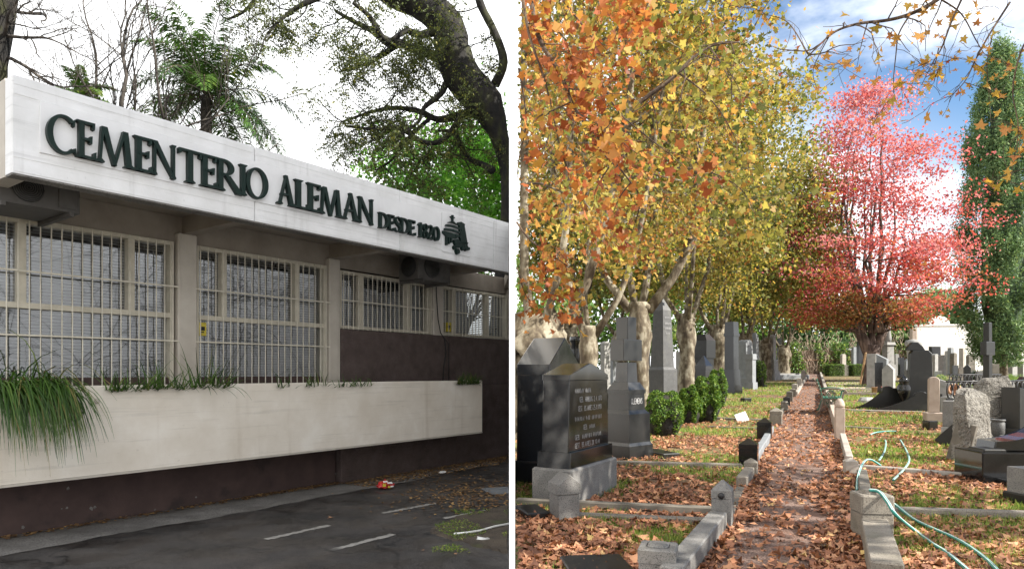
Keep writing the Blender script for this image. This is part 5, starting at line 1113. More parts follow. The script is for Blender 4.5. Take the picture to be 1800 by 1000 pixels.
# local x runs along the seat (away from the camera), local -y is the back
sc = 1.0
def endframe(x, mat, tag_=None):
    b = B(); b.tube([(x, -.34, 0), (x, -.27, .12), (x, -.20, .36), (x, -.24, .55), (x, -.33, .80), (x, -.40, .90), (x, -.44, .87)], [.022, .022, .025, .025, .022, .02, .02], 6); o = b.build('back_leg', mat, t)
    b = B(); b.tube([(x, .30, 0), (x, .22, .10), (x, .20, .25), (x, .24, .42), (x, .27, .56), (x, .31, .63), (x, .33, .58), (x, .30, .56)], [.024, .022, .022, .022, .022, .022, .02, .016], 6); b.build('front_leg', mat, t)
    b = B(); b.tube([(x, -.26, .62), (x, -.05, .66), (x, .15, .65), (x, .30, .64)], .022, 6); b.build('armrest', mat, t)
    for cx, cz, r in ((.0, .50, .10), (-.10, .30, .09), (.12, .30, .09), (0, .18, .07)):
        b = B(); b.tube([(x, cx+r*(1-i*.03)*math.cos(i*.55), cz+r*(1-i*.03)*math.sin(i*.55)) for i in range(22)], .014, 5); b.build('scroll', mat, t)
    b = B(); b.tube([(x, -.22, .40), (x, .22, .40)], .02, 6); b.build('seat_rail', mat, t)
t.scale = (1.12, 1.12, 1.12)
endframe(0, mt['rustiron']); endframe(-1.25, mt['benchgreen'])
for i in range(6): b = B(); b.box(-1.30, .05, -.20+i*.075, -.145+i*.075, .42, .445, c=.006); b.build('seat_slat', mt['benchgreen'], t)
for i in range(5): b = B(); z_ = .50+i*.085; yy_ = -.235-.10*(i/4)**1.3; b.box(-1.30, .05, yy_, yy_+.022, z_, z_+.06, c=.005); b.build('back_slat', mt['benchgreen'], t)

# ---- hose
def spl(P, n=6):
    Q = []
    for i in range(len(P)-1):
        p0, p1, p2, p3 = P[max(0, i-1)], P[i], P[i+1], P[min(len(P)-1, i+2)]
        for k in range(n):
            u = k/n; Q.append(.5*((2*p1)+(p2-p0)*u+(2*p0-5*p1+4*p2-p3)*u*u+(3*p1-p0-3*p2+p3)*u**3))
    return Q+[P[-1]]
HS = thing('garden_hose', 'green hose with white stripes trailing over the kerb and plots', 'hose', G(1534, 900))
def hose(pts, r=.0145):
    P = spl([Vector(p)-HS.location for p in pts]); b = B(); b.tube(P, r, 10); h_ = b.build('hose_run', mt['hose'], HS)
    for a in (.6, 2.0):
        b = B(); b.tube([q+Vector((math.cos(a)*r*.78, -.2*r, math.sin(a)*r*.78)) for q in P], r*.32, 5); b.build('stripe', mt['stripe'], h_)
def hz(px, py, up=0.0): q = G(px, py); q.z += .05+up; return q
yp = G(1532, 945).y
hose([U(1528, 861, yp-.05), U(1545, 864, yp-.1), U(1560, 882, yp-.22), U(1575, 905, yp-.3)]+[hz(1608, 942), hz(1640, 966), hz(1662, 980), hz(1688, 1002), hz(1720, 1030)])
hose([hz(1556, 905, .10), hz(1575, 905, .05), hz(1605, 920), hz(1640, 938), hz(1672, 952), hz(1700, 968), hz(1735, 995), hz(1760, 1022)])
hose([hz(1506, 868), hz(1508, 850, .05), hz(1518, 840, .16), hz(1530, 826, .10), hz(1548, 824)])
hose([hz(1545, 815), hz(1554, 800), hz(1557, 785), hz(1556, 778)]); hose([hz(1582, 777), hz(1592, 795), hz(1598, 818, .03), hz(1588, 832), hz(1570, 850)])
hose([hz(1530, 768), hz(1540, 764), hz(1558, 762), hz(1575, 762)])
# ---- round boxwood bushes
def bush(label, px, py, rpx, top, n=5200, asp=1.0):
    p = G(px, py); y = p.y; r = rpx/F*y; h = ZZ(top, y)-p.z; t = thing('boxwood_bush', label, 'bush', p, 0, 'clipped round bushes')
    b = B(); b.lathe([(r*.5, -.05), (r*.86, h*.25), (r*.88, h*.5), (r*.72, h*.78), (r*.35, h*.92), (.01, h*.93)], 14); b.build('core', mt['darkbark'], t)
    v = rng.normal(size=(n, 3)); v /= np.linalg.norm(v, axis=1)[:, None]
    lump = 1+.10*np.sin(v[:, 0]*7+px)+.07*np.sin(v[:, 2]*9+v[:, 1]*5); rad = (lump-np.abs(rng.normal(0, .05, n)))[:, None]
    C = v*rad*np.array([r, r, h/2])+np.array([0, 0, h/2]); C = C[C[:, 2] > .02]
    put('foliage', leafmesh('foliage', C, .045 if y < 16 else .07, KITE, rng.random(len(C)), mt['boxleaf'], normals=v[:len(C)], flat=.2), t)
bush('round clipped boxwood bush, nearest of the group beside the cross monument', 1167, 766, 37, 688, 8000)
bush('narrow rounded boxwood bush just behind the nearest one', 1213, 745, 20, 680)
bush('taller boxwood bush in the middle of the group', 1243, 742, 25, 662, 6500)
bush('small boxwood bush with sunlit top behind the group', 1262, 716, 17, 650, 4000)
bush('clipped ball bush far up the path by the white pillar', 1383, 652, 9, 612, 2500)
bush('low bright bush before the pale pedestal up the path', 1336, 680, 11, 634, 2500)
# strap-leaved garden plants among the graves
def clump(label, px, py, wpx, hpx, n, mat='strapleaf', name='leafy_plant'):
    p = G(px, py); y = p.y; w = wpx/F*y/2; h = hpx/F*y; V = []; loops = []; cnt = []; tint = []
    for i in range(n):
        q = np.array([rng.normal(0, w*.5), rng.normal(0, w*.4), 0.]); a = rng.uniform(0, 6.3); d = np.array([math.cos(a)*.45, math.sin(a)*.45, 1.]); ln = h*rng.uniform(.7, 1.4)/4; k0 = len(V); ww = .02*h/.6
        sd = np.array([-math.sin(a), math.cos(a), 0])*ww
        for j in range(5): V += [q-sd*(1-j/4.2), q+sd*(1-j/4.2)]; q = q+d/np.linalg.norm(d)*ln; d = d+np.array([0, 0, -.42])
        tn = rng.uniform(.2, 1)
        for j in range(4): loops += [k0+2*j, k0+2*j+1, k0+2*j+3, k0+2*j+2]; cnt.append(4); tint.append(tn)
    o = put(name, rawmesh(name, np.array(V), loops, cnt, np.array(tint), mt[mat]), None, p); return tag(o, label, 'plant', 'garden plants among the graves')
clump('bright strap-leaved plant right of the tall black slab', 1638, 690, 18, 46, 160, 'ivyleaf'); clump('bright strap-leaved clump below the pale cross', 1768, 672, 44, 22, 320, 'ivyleaf')
clump('dark spiky shrub left of the tall dark cross', 1714, 672, 30, 32, 260); clump('thin grey-green plant at right edge before far stones', 1796, 678, 24, 22, 120, 'ivyleaf')
clump('little green shrub beside the dark granite headstone', 1762, 768, 10, 24, 120); clump('potted green sprig by the roofed pedestal', 1226, 676, 12, 18, 80, 'ivyleaf')

# ---- plane trees
def plane(label, px, y, rt, hp, stems, n, size, seed, tpl, off=0, lean=0, tc_=(.44, .24), crown=1.0):
    x0 = XX(px, y); z0 = gz(y); t = thing('plane_tree', label, 'tree', (x0, y, z0), 0, 'pollarded plane trees along the path'); rg = np.random.default_rng(seed); b = B()
    N = 22; rings = []; K = 26; gn = 2.2 if y < 14 else 1.0
    for i in range(K+1):
        a = i/K; r = rt*(1.25-.5*a if a < .5 else 1.0+.34*math.sin((a-.5)*2*math.pi)**2*.9)
        rings.append([(r*(1+gn*(.10*math.sin(3*th+a*9+seed)+.07*math.sin(7*th+a*23)+rg.normal(0, .03)))*math.cos(th)+lean*a*hp, r*(1+gn*(.10*math.sin(2*th+a*7)+rg.normal(0, .03)))*math.sin(th), -.1+a*(hp+.1)) for th in np.linspace(0, 2*math.pi, N, endpoint=False)])
    b.loft(rings, smooth=True); b.build('trunk', mt['planebark'], t)
    for k in range(14 if y < 14 else 5):         # burrs on the pollard head
        a = rg.uniform(0, 6.3); c = Vector((lean*hp+rt*.8*math.cos(a), rt*.8*math.sin(a), hp*rg.uniform(.5 if y < 14 else .78, 1.02))); rr_ = rt*rg.uniform(.28, .5); bb = B()
        bb.loft([[(c.x+rr_*math.sin(math.pi*(i+.02)/6.05)*(1+rg.normal(0, .12))*math.cos(th), c.y+rr_*math.sin(math.pi*(i+.02)/6.05)*(1+rg.normal(0, .12))*math.sin(th), c.z-rr_*math.cos(math.pi*i/6)) for th in np.linspace(0, 6.283, 10, endpoint=False)] for i in range(7)], smooth=True); bb.build('burr', mt['planebark'], t)
    tips = []; b = B(); ok = lambda q: RIGHT((q[0]+x0, q[1]+y))
    for (dx, dy, r, L) in stems:
        p = Vector((lean*hp+dx*rt*.8, dy*rt*.8, hp-.25)); d = Vector((dx*.12, dy*.12, 1)); r *= .68; pts = [p]; rad = [r*1.25]; d0 = Vector((dx*.42, dy*.42, .8)).normalized()
        for i in range(9):
            w_ = min(1, i/2); dd = (d0*(1-w_)+d*w_+Vector(rg.normal(size=3))*.06).normalized(); q = pts[-1]+dd*(L/9)
            if not ok(q): q.x = pts[-1].x
            pts.append(q); rad.append(r*(1-.07*i))
        b.tube(pts, rad, 9); st = len(pts)
        for i in range(3, st):
            for _ in range(2):
                a = rg.uniform(0, 6.3); grow(b, pts[i], (math.cos(a), math.sin(a), rg.uniform(-.1, .6)), r*.30, 1.5*crown, 2, tips, rg, ok, (2, 3), .6, -.06, .75, .6, 4, .2, 5, .005)
    b.build('stems', mt['planebark'], t)
    n = int(n*(1.15 if y < 22 else 1.7)); size = size*(.76 if y < 22 else .70); C = cloud(tips, n, (.20 if y < 22 else .24)*crown, rg)
    wx = C[:, 0]+x0; wy = C[:, 1]+y; m_ = (wx > .006*wy+.08) & (C[:, 2] > hp*.95); C = C[m_]
    clump_ = np.sin(C[:, 0]*1.9+seed)*np.sin(C[:, 1]*2.3)*np.sin(C[:, 2]*1.7+1)
    tn = np.clip(rg.normal(tc_[0]-.02, tc_[1]*1.15, len(C))+.26*clump_+.12*np.sin(C[:, 0]*.7+C[:, 2]*.9+seed*2), 0, 1)
    put('crown', leafmesh('crown', C, size, HEX if y > 22 else tpl, tn, mt['planeleaf'], rg=rg), t); return t
S4 = [(-1, .2, .14, 9), (.9, .3, .13, 10), (.1, -.9, .12, 9.5), (.2, .9, .11, 9)]
plane('knobbly pollarded plane tree with forked head right beside the divider', 944, 13.2, .40, 2.45, [(-.3, .3, .14, 9), (1.4, .2, .13, 9.5), (.4, -.6, .10, 9)], 10000, .17, 1, PLANE, tc_=(.58, .24))
plane('pale plane tree with smooth forked trunk second from divider', 1034, 17, .18, 2.4, [(-.6, .3, .13, 10), (1.2, .1, .12, 10), (.1, .9, .10, 10)], 10000, .18, 2, PLANE, tc_=(.52, .24))
plane('plane tree with four upright pale stems behind the dark cross', 1124, 19.5, .25, 3.2, [(-1.3, .2, .16, 11), (-.3, .8, .15, 11), (.4, .5, .15, 11), (1.2, 0, .19, 11)], 10000, .19, 3, LOBE, tc_=(.44, .24))
plane('plane tree with dark knobby head right of the obelisk', 1207, 26, .27, 3.3, S4, 13000, .20, 4, LOBE, tc_=(.32, .22), crown=1.2)
plane('mid avenue plane tree hidden in yellow foliage', 1262, 33, .40, 3.2, S4, 13000, .24, 5, LOBE, tc_=(.28, .2), crown=1.4)
plane('plane tree overhanging the arched monument', 1308, 40, .40, 3.0, S4, 15000, .27, 6, LOBE, tc_=(.28, .2), crown=1.5)
plane('farther plane tree with low yellow skirt over the path', 1345, 47, .40, 2.8, S4, 16000, .30, 7, LOBE, tc_=(.28, .2), crown=1.6)
plane('last plane tree of the row near the ivy fence', 1378, 56, .40, 2.6, S4, 12000, .34, 8, LOBE, tc_=(.36, .18), crown=1.3)
plane('background plane tree seen between the first two trunks', 1000, 31, .35, 3.2, S4, 9000, .26, 9, LOBE, tc_=(.30, .2), crown=1.1)
plane('background plane tree glimpsed left of the obelisk', 1090, 40, .36, 3.2, S4, 9000, .30, 10, LOBE, tc_=(.28, .2), crown=1.15)
# low twig skirts of yellow leaves hanging before the far trunks are part of the crowns; distant green trees behind
for k, (px, y, zc, rad, lab) in enumerate([(930, 62, 6, (7, 5, 5), 'pale green tree far behind at the divider'), (1080, 66, 6, (7, 5, 5), 'pale green tree far behind the obelisk'), (1220, 72, 7, (7, 5, 5.5), 'olive tree far behind the roofed pedestal'), (1330, 78, 7, (6, 5, 5), 'olive tree far behind the avenue end')]):
    leafytree('distant_tree', lab, px, y, zc+gz(y), rad, 7000, .42, 'ivyleaf', 'greybark', 40+k, 'R', .25, 'trees far behind the avenue', L=2)
# ---- red maple
def maple():
    y = 38; x0 = XX(1532, y); t = thing('red_maple', 'tall maple in pink-red autumn leaf over orange and green lower boughs', 'tree', (x0, y, gz(y)), 0); rg = np.random.default_rng(14)
    b = B(); b.tube([(0, 0, -.1), (.05, 0, .8), (-.02, 0, 1.6), (0, 0, 2.3)], [.56, .43, .41, .46], 12)
    for dx, r in ((-.8, .28), (.9, .26), (.1, .2)): b.tube([(dx*.2, 0, 1.9), (dx*.7, .1, 2.9), (dx*1.2, .2, 3.9)], [r*1.2, r, r*.8], 9)
    b.build('trunk', mt['maplebark'], t); b = B()
    def env(h): return np.interp(h, [3.0, 4.2, 5.6, 7.5, 10, 12.5, 15, 17.2], [1.8, 4.2, 5.1, 4.9, 4.4, 3.5, 2.3, .3])
    P = []                                        # points of the main limbs, with their radius
    for i in range(13):
        a = i*2.4; f = rg.uniform(.25, .85) if i else 0; top = rg.uniform(9, 15.8) if i > 2 else 16.4; q = Vector((math.cos(a)*.6, math.sin(a)*.4, 3.0)); pts = [q]; rad = [.13]
        for k in range(1, 11):
            h = 3+(top-3)*k/10; w_ = env(h)*f*(k/10)**.6; pts.append(Vector((math.cos(a)*w_+rg.normal(0, .10), math.sin(a)*w_*.9+rg.normal(0, .10), h))); rad.append(.13*(1-k/10.6))
        b.tube(pts, rad, 6); P += list(zip(pts, rad))
    C = []; tn = []
    A_ = np.array([tuple(p) for p, r in P])
    for k in range(250):                          # leaf pads, each carried by its own branch from the nearest limb below
        h = 3.6+13.2*rg.random()**1.25; a = rg.uniform(0, 6.283); r_ = env(h)*(1+.22*math.sin(2*a+h*.9)+.14*math.sin(3*a-h*1.7))*rg.uniform(.15, 1.04)**.55
        c = np.array([math.cos(a)*r_, math.sin(a)*r_*.9, h]); dist = np.linalg.norm((A_-c)*np.array([1, 1, .8]), axis=1)+np.where(A_[:, 2] > h-.1, 4, 0); n_ = int(np.argmin(dist)); p = Vector(A_[n_]); cv = Vector(c)
        mid = p.lerp(cv, .5)+Vector((rg.normal(0, .12), rg.normal(0, .12), -.12)); r0 = min(P[n_][1]*.5, .045); b.tube([p, mid, cv], [r0, r0*.6, .008], 5)
        m_ = int(rg.uniform(70, 210)*np.interp(h, [3, 9, 18], [1.25, 1, .55])); sx = rg.uniform(.45, .95); q = c+rg.normal(size=(m_, 3))*np.array([sx, sx, .22])
        for _ in range(4):
            e = cv+Vector((rg.normal(0, sx*.7), rg.normal(0, sx*.7), rg.normal(.05, .15))); b.tube([cv, cv.lerp(e, .5)+Vector((0, 0, .04)), e], [.008, .006, .003], 3)
        base = np.interp(h, [2.6, 4.5, 6.5, 9, 13, 18], [.16, .36, .62, .80, .92, 1.0])+(.30 if h < 8 and r_ > env(h)*.72 and rg.random() < .75 else 0)+rg.normal(0, .07)
        C.append(q); tn.append(np.clip(base-.05+rg.normal(0, .15, m_), 0, 1))
    b.build('limbs', mt['maplebark'], t); C = np.concatenate(C); tn = np.concatenate(tn); k = C[:, 2] > 3.0
    put('crown', leafmesh('crown', C[k], .155, HEX, tn[k], mt['mapleleaf'], rg=rg), t)
maple()
# ---- cypress
y = 42; x0 = XX(1762, y); t = thing('cypress', 'tall dark green columnar cypress at the right of red maple', 'tree', (x0, y, gz(y)), 0); rg = np.random.default_rng(3)
b = B(); b.tube([(0, 0, -.1), (0, 0, 1.2), (.1, 0, 6), (0, 0, 19)], [.32, .28, .22, .05], 9); b.build('trunk', mt['planebark'], t)
n = 100000; K = 520; ch = rg.uniform(1.3, 21.0, K); ca = rg.uniform(0, 6.283, K)
rr_ = np.interp(ch, [1.3, 2.4, 4.5, 9, 14, 18, 21], [.7, 1.9, 2.5, 2.5, 2.1, 1.4, .3])*rg.uniform(.72, 1.08, K)
i = rg.integers(0, K, n); r_ = rr_[i]*rg.uniform(.55, 1.05, n)**.5; up_ = rg.normal(0, 1, n)
C = np.stack([r_*np.cos(ca[i])+rg.normal(0, .15, n), r_*np.sin(ca[i])+rg.normal(0, .15, n), ch[i]+up_*.42], 1); C = C[C[:, 2] > 1.0]
put('crown', leafmesh('crown', C, .20, NEEDLE*np.array([1.5, 1, 1]), np.clip(rg.normal(.45, .2, len(C)), 0, 1), mt['cypressleaf'], normals=np.stack([np.cos(np.arange(len(C))), np.sin(np.arange(len(C))), np.zeros(len(C))], 1), flat=.3, rg=rg), t)
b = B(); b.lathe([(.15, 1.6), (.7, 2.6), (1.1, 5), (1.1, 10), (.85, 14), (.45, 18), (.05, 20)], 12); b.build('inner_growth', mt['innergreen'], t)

# ---- back of the cemetery
WL = thing('white_back_wall', 'bright whitewashed wall with a rounded gable behind the far stones', 'wall', U(1612, 655, 62), R(-8)); WL.location.z = gz(62)
hw = ZZ(573, 62)-gz(62)
b = B(); b.box(0, 18, 0, .4, -.2, hw, c=.03); b.build('wall_face', mt['farwall'], WL)
b = B(); b.box(-.05, 18, -.06, .46, hw+.002, hw+.14, c=.02); b.build('coping', mt['farwall'], WL)
b = B(); xg = 1.95; n = 14; b.slab([(xg-.95, hw+.145), (xg+.95, hw+.145)]+[(xg+.85*math.cos(math.pi*i/n), hw+.145+.75*math.sin(math.pi*i/n)) for i in range(n+1)], -.05, .42, .02); b.build('round_gable', mt['farwall'], WL)
b = B(); b.box(-.45, -.06, -.1, .5, -.2, hw-.2, c=.03); b.build('pier', mt['pinkstone'], WL)
IF = thing('ivy_fence', 'old fence overgrown with ivy and dry vines at the path end', 'fence', U(1360, 655, 64)); IF.location.z = gz(64)
b = B(); b.box(0, 14, 0, .15, -.1, 2.3, c=.02); b.build('fence_panel', mt['paletwig'], IF)
b = B(); b.tube([(0, -.12, 1.35), (14, -.12, 1.35)], .05, 6); o = b.build('red_rail', mt['terracotta'], IF)
for i in range(8): b = B(); b.box(i*1.95, i*1.95+.12, -.1, -.005, -.1, 2.4, c=.01); b.build('post', mt['kerbdark'], IF)
C = np.stack([rng.uniform(0, 14, 9000), rng.normal(-.25, .14, 9000), rng.uniform(0, 3.0, 9000)], 1); m_ = (np.sin(C[:, 0]*1.3)+np.sin(C[:, 0]*2.9+C[:, 2])+rng.normal(0, .5, 9000)) > .0
put('ivy', leafmesh('ivy', C[m_], .22, KITE, rng.random(m_.sum()), mt['ivyleaf']), IF)
b = B()
for i in range(260):
    x = rng.uniform(0, 14); z_ = rng.uniform(1.2, 4.2); P = [Vector((x, -.2+rng.normal(0, .1), z_))]
    for k in range(5): P.append(P[-1]+Vector((rng.normal(0, .16), rng.normal(0, .06), -.32)))
    b.tube(P, .022, 3)
b.build('dry_vines', mt['paletwig'], IF)
for k, (px, y, zc, rad, lab, sd) in enumerate([(1440, 70, 4.6, (4, 2.5, 3), 'dark bushy evergreen behind the ivy fence left of maple', 3), (1530, 72, 4.8, (4.5, 2.5, 3.4), 'dark evergreen mass behind the maple trunk', 4), (1640, 71, 5.2, (3.6, 2.5, 3.6), 'dark shrubby tree above the white wall', 5)]):
    leafytree('evergreen_tree', lab, px, y, zc+gz(y), rad, 9000, .36, 'cypressleaf', 'greybark', 60+k, 'R', .3, 'evergreens behind the cemetery', L=1.5)
leafytree('evergreen_tree', 'evergreen trees crown rising behind cypress at the right edge', 1830, 75, 6, (4, 3, 4), 7000, .4, 'cypressleaf', 'greybark', 77, 'R', .3, 'evergreens behind the cemetery', L=1.5)

# ---- overhanging foreground boughs
def boughs(label, curves, nleaf, size, mat, seed, per, tcen, sub, big=300, name='overhanging_bough', drop=.10, sig=.06, twl=.5, down=-.25, tpl_=STAR):
    o0 = curves[0][0][0]; t = thing(name, label, 'branch', o0, 0); rg = np.random.default_rng(seed); tips = []; b = B()
    ok = lambda q: RIGHT((q[0]+o0.x, q[1]+o0.y))
    for pts, r in curves:
        P = spl([p-o0 for p in pts], 5); n_ = len(P); b.tube(P, [r*(1-.8*i/n_) for i in range(n_)], 7)
        for i in range(2, n_):
            tips.append(P[i])
            if i % per == 0:
                d = Vector((rg.normal()*.6, rg.normal()*.6, rg.normal()*.4+down)); grow(b, P[i], d, r*.34, twl, sub, tips, rg, ok, (1, 3), .55, down*.4, .75, .6, 4, .22, 5, .0022)
    b.build('limb', mt['twig'], t)
    C = cloud(tips, nleaf, sig, rg); C[:, 2] -= abs(rg.normal(0, drop, len(C))); m_ = (C[:, 0]+o0.x) > .006*(C[:, 1]+o0.y)+.06; C = C[m_]
    d = np.linalg.norm(C+np.array(o0)-np.array([0, 0, EYE]), axis=1); order = np.argsort(d); tn = np.clip(rg.normal(tcen[0], tcen[1], len(C)), 0, 1)
    vars_ = [leafmesh('leaf', np.zeros((1, 3)), size, tpl_, tv, mt[mat], normals=np.array([(0, -.6, .5)]), flat=.7, rg=rg) for tv in np.linspace(.05, .98, 14)]
    for i in order[:big]:                        # the leaves that show largest are parts of their own
        k = min(13, int(tn[i]*14)); o = put('leaf', vars_[k], t, tuple(C[i])); s_ = rg.uniform(.5, 1.3); o.scale = (s_, s_, s_); o.rotation_euler = (rg.normal(0, .6), rg.normal(0, .6), rg.uniform(0, 6.3))
    rest = order[big:]
    if len(rest): stuff(put('far_leaves', leafmesh('far_leaves', C[rest], size, tpl_, tn[rest], mt[mat], rg=rg), t))
Yb = 6.6
def c_(*pp): return [U(a, e, Yb+dy) for a, e, dy in pp]
boughs('orange-leaved plane bough hanging down along the divider', [(c_((925, -60, .3), (945, 60, 0), (985, 130, -.2), (1010, 190, -.2), (1050, 240, -.3), (1085, 290, -.2), (1120, 335, 0)), .026), (c_((915, -30, -.3), (930, 60, -.3), (960, 150, -.2), (985, 260, 0), (1000, 300, 0)), .016), (c_((912, 120, .5), (925, 210, .6), (912, 280, .6), (908, 330, .5)), .012),
    (c_((908, 390, .8), (930, 420, .8), (965, 445, .7), (1000, 470, .7), (1015, 490, .7)), .012), (c_((960, -40, 0), (1020, 40, .3), (1060, 80, .5), (1100, 60, .6)), .014), (c_((1060, 150, 0), (1090, 200, .1), (1150, 250, .1), (1200, 290, .2)), .011), (c_((909, 470, .8), (925, 520, .8), (950, 540, .8)), .008), (c_((905, -40, -.2), (1010, -20, -.2), (1110, -8, -.2), (1190, 8, -.2)), .012)],
    1350, .118, 'orangeleaf', 5, 2, (.52, .27), 1, 300, sig=.075, twl=.34, tpl_=PLANE)
boughs('darker plane bough reaching up across yellow foliage mid canopy', [(c_((1125, 180, 2), (1180, 140, 2), (1215, 105, 2), (1255, 80, 2), (1300, 75, 2)), .03), (c_((1195, 130, 2), (1240, 165, 2), (1275, 210, 2), (1300, 260, 2)), .014), (c_((1190, 295, 2), (1240, 300, 2), (1300, 330, 2), (1330, 380, 2)), .012)], 380, .12, 'planeleaf', 6, 2, (.4, .25), 1, 200, sig=.12, twl=.6, tpl_=PLANE)
boughs('thin dark bough with star-shaped ochre leaves arching against the sky', [(c_((1680, -25, .2), (1640, 5, .2), (1600, 25, .2), (1560, 36, .2), (1510, 42, .1), (1470, 55, 0), (1440, 80, 0), (1415, 105, 0)), .024), (c_((1600, 26, .2), (1580, 60, .2), (1575, 95, .2), (1570, 150, .2), (1575, 180, .2)), .009), (c_((1525, 40, .2), (1515, 75, .1), (1508, 105, .1)), .007), (c_((1690, 0, .1), (1672, 40, 0), (1655, 85, 0), (1640, 110, 0), (1620, 150, 0)), .011),
    (c_((1775, 5, 0), (1740, 60, -.1), (1715, 105, -.1), (1695, 145, -.1), (1660, 180, -.1)), .011), (c_((1655, 0, .2), (1690, 25, .2), (1715, 70, .2), (1730, 95, .2)), .010), (c_((1420, 95, .2), (1385, 40, .3), (1340, 25, .3)), .008), (c_((1460, 60, 0), (1430, 120, .1), (1435, 155, .1)), .006), (c_((1650, 85, .1), (1640, 120, .1), (1615, 135, .1)), .006)],
    250, .11, 'starleaf', 7, 3, (.55, .2), 1, 260, sig=.05, twl=.30, drop=.05)
boughs('sparse ochre leaf spray hanging before the cypress', [(c_((1815, 60, -.3), (1795, 90, -.3), (1780, 160, -.3), (1790, 230, -.3), (1775, 320, -.3)), .010), (c_((1745, 60, 0), (1735, 110, 0), (1738, 160, 0), (1742, 215, 0)), .006), (c_((1830, 200, -.3), (1800, 230, -.3), (1765, 255, -.3)), .006), (c_((1830, 290, -.3), (1790, 300, -.3), (1765, 310, -.3)), .006)], 60, .13, 'starleaf', 8, 5, (.55, .15), 1, 80, sig=.05, twl=.22, drop=.05)
# the near tree these boughs belong to: off to the right of the picture, it dapples the ground
NT = (9.6, 4.2)
t = thing('plane_tree', 'plane tree standing out of the picture to the right, owner of overhanging boughs', 'tree', (NT[0], NT[1], gz(NT[1])), 0, 'pollarded plane trees along the path'); rg = np.random.default_rng(91); b = B(); tips = []
b.tube([(0, 0, -.1), (0, 0, 2), (.05, 0, 4)], [.42, .36, .34], 10); b.build('trunk', mt['planebark'], t); b = B()
for k in range(7): a = k*.9; grow(b, (0, 0, 3.8), (math.cos(a)*.8, math.sin(a)*.8, .9), .15, 2.6, 2, tips, rg, None, (2, 4), .5, .1, .75, .6, 4, .14, 5)
b.build('stems', mt['planebark'], t)
C = cloud(tips, 5200, .55, rg); wx, wy, wz = C[:, 0]+NT[0], C[:, 1]+NT[1], C[:, 2]+gz(NT[1])
seen = (wy > .3) & (wx/np.maximum(wy, .01) < .80) & ((wz-EYE)/np.maximum(wy, .01) < .60); C = C[~seen]
put('crown', leafmesh('crown', C, .20, KITE, rg.random(len(C)), mt['planeleaf'], rg=rg), t)

# ---- grass and fallen leaves
def nz2(x, y): return np.sin(x*1.7+y*.9)+np.sin(x*.8-y*1.6+2)+.7*np.sin(x*3.3+y*2.7)+.5*np.sin(x*6.1-y*5.3)
def field(n, ymin, ymax, pw=1.0):
    u_ = rng.random(n); y = ymin*(ymax/ymin)**u_; x = rng.uniform(-.01, .80, n)*y; return x, y
LEy = np.array([p.y for p in LE]); LEx = np.array([p.x for p in LE]); REy = np.array([p.y for p in RE]); REx = np.array([p.x for p in RE])
def inpath(x, y, m_=0.): return (x > np.interp(y, LEy, LEx)-m_) & (x < np.interp(y, REy, REx)+m_)
gzv = lambda y: SL*np.minimum(y, 70)
x, y = field(150000, 4.3, 42); keep = (x > .05) & ~inpath(x, y, .12) & (nz2(x, y)+rng.normal(0, .4, len(x)) > np.where(x > np.interp(y, REy, REx), -.35, .55)-.9*(y > 16)); x, y = x[keep], y[keep]; N = len(x)
h = rng.uniform(.03, .075, N)*(1+.02*y); w = .0022*(1+y*.22); a = rng.uniform(0, 6.3, N); la = rng.uniform(0, 6.3, N); ln = rng.uniform(.1, .7, N)*h
V = np.zeros((N, 3, 3)); z0 = gzv(y); V[:, 0] = np.stack([x-w*np.cos(a), y-w*np.sin(a), z0], 1); V[:, 1] = np.stack([x+w*np.cos(a), y+w*np.sin(a), z0], 1); V[:, 2] = np.stack([x+ln*np.cos(la), y+ln*np.sin(la), z0+h], 1)
stuff(put('grass', rawmesh('grass', V.reshape(-1, 3), np.arange(3*N), np.full(N, 3), rng.random(N), mt['grassblade'])), 'short green grass between the fallen leaves on the plots', 'grass')
def lay(n, ymin, ymax, dens):
    x, y = field(n, ymin, ymax); k = (x > .06) & dens(x, y); return x[k], y[k]
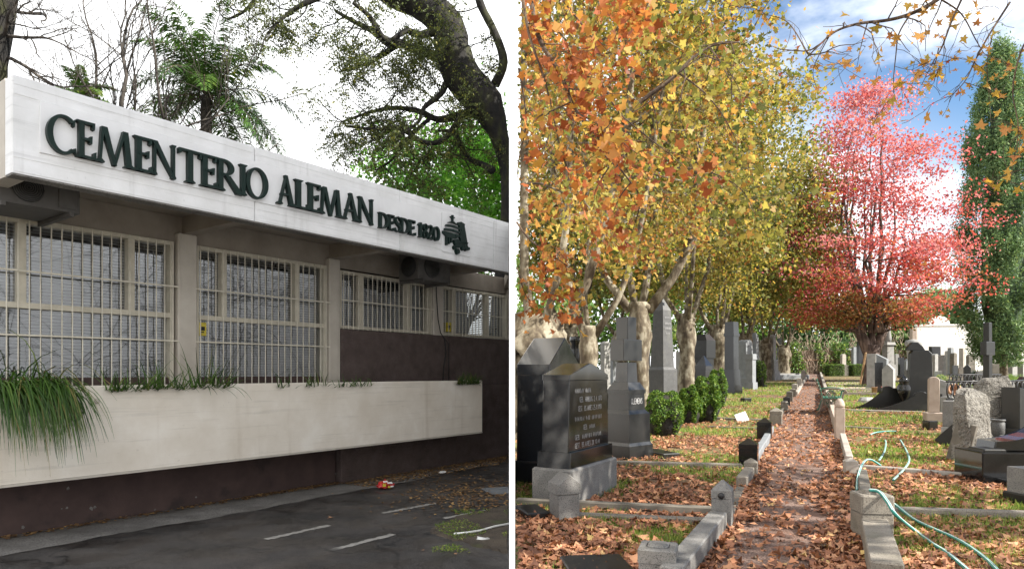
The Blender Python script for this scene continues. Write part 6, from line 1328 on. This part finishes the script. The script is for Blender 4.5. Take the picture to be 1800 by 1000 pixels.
def dens(x, y):
    ip = inpath(x, y); le, re = np.interp(y, LEy, LEx), np.interp(y, REy, REx); f_ = (x-le)/(re-le)
    mid = np.abs(f_-.45) < np.where(y < 11, .27, .12); p = np.where(ip, np.where(mid, np.where(y < 10.5, .12, .42)+.2*(nz2(x*2, y*2) > .3), 1.), np.where(nz2(x, y) > .9, .35, .85)); p = p*np.clip(1.05+.28*nz2(x*1.6+3, y*1.6), .35, 1.2); p = np.where((y > 22) & ~ip, p*.45, p); return rng.random(len(x)) < p
x, y = lay(66000, 4.3, 55, dens); z = gzv(y)+.014+rng.random(len(x))*.03
o_ = np.argsort(y+np.abs(x-1.5)*.0); near = np.zeros(len(x), bool)
vis = np.where((y > 5.0) & (x/y < .76))[0]; pick = vis[np.argsort(y[vis])[:3600:12]]; near[pick] = True
sz = .088
C = np.stack([x, y, z], 1)[~near]; nn = np.stack([rng.normal(0, .25, len(C)), rng.normal(0, .25, len(C)), np.ones(len(C))], 1)
stuff(put('leaf_litter', leafmesh('leaf_litter', C, sz, PLANE*np.array([1, 1, 1.5]), np.clip(rng.beta(1.7, 2.2, len(C)), 0, 1), mt['litter'], normals=nn, flat=.80)), 'carpet of fallen orange-brown plane leaves over path and graves', 'leaves')
vars_ = [leafmesh('fallen_leaf', np.zeros((1, 3)), sz*1.1, PLANE*np.array([1, 1, 2.2]), tv, mt['litter'], normals=np.array([(0, 0, 1.)]), flat=.95) for tv in np.linspace(.12, .98, 16)]
for i in np.where(near)[0]:
    par = PATH if inpath(x[i:i+1], y[i:i+1])[0] else LAWN
    o = put('fallen_leaf', vars_[int(rng.integers(0, 16))], par, (x[i], y[i], z[i]+.012)); s_ = rng.uniform(.6, 1.3); o.scale = (s_, s_, s_); o.rotation_euler = (rng.normal(0, .35), rng.normal(0, .35), rng.uniform(0, 6.3))
# plane-tree seed balls
b = B(); k = 0
for _ in range(150):
    y_ = rng.uniform(5, 9.5); x_ = rng.uniform(1.3, 5.2); 
    if rng.random() < .3: x_ = rng.uniform(np.interp(y_, LEy, LEx), np.interp(y_, REy, REx))
    r = .014; b.lathe([(r*math.sin(math.pi*(i+.05)/5.1)*(1+rnd.uniform(-.1, .1)), r*(1-math.cos(math.pi*i/5))) for i in range(6)], 7, M=Matrix.Translation((x_, y_, gz(y_)+.02+rnd.random()*.02)))
stuff(b.build('seed_balls', mt['twig']), 'small dark plane tree seed balls strewn on path and plots', 'seeds')
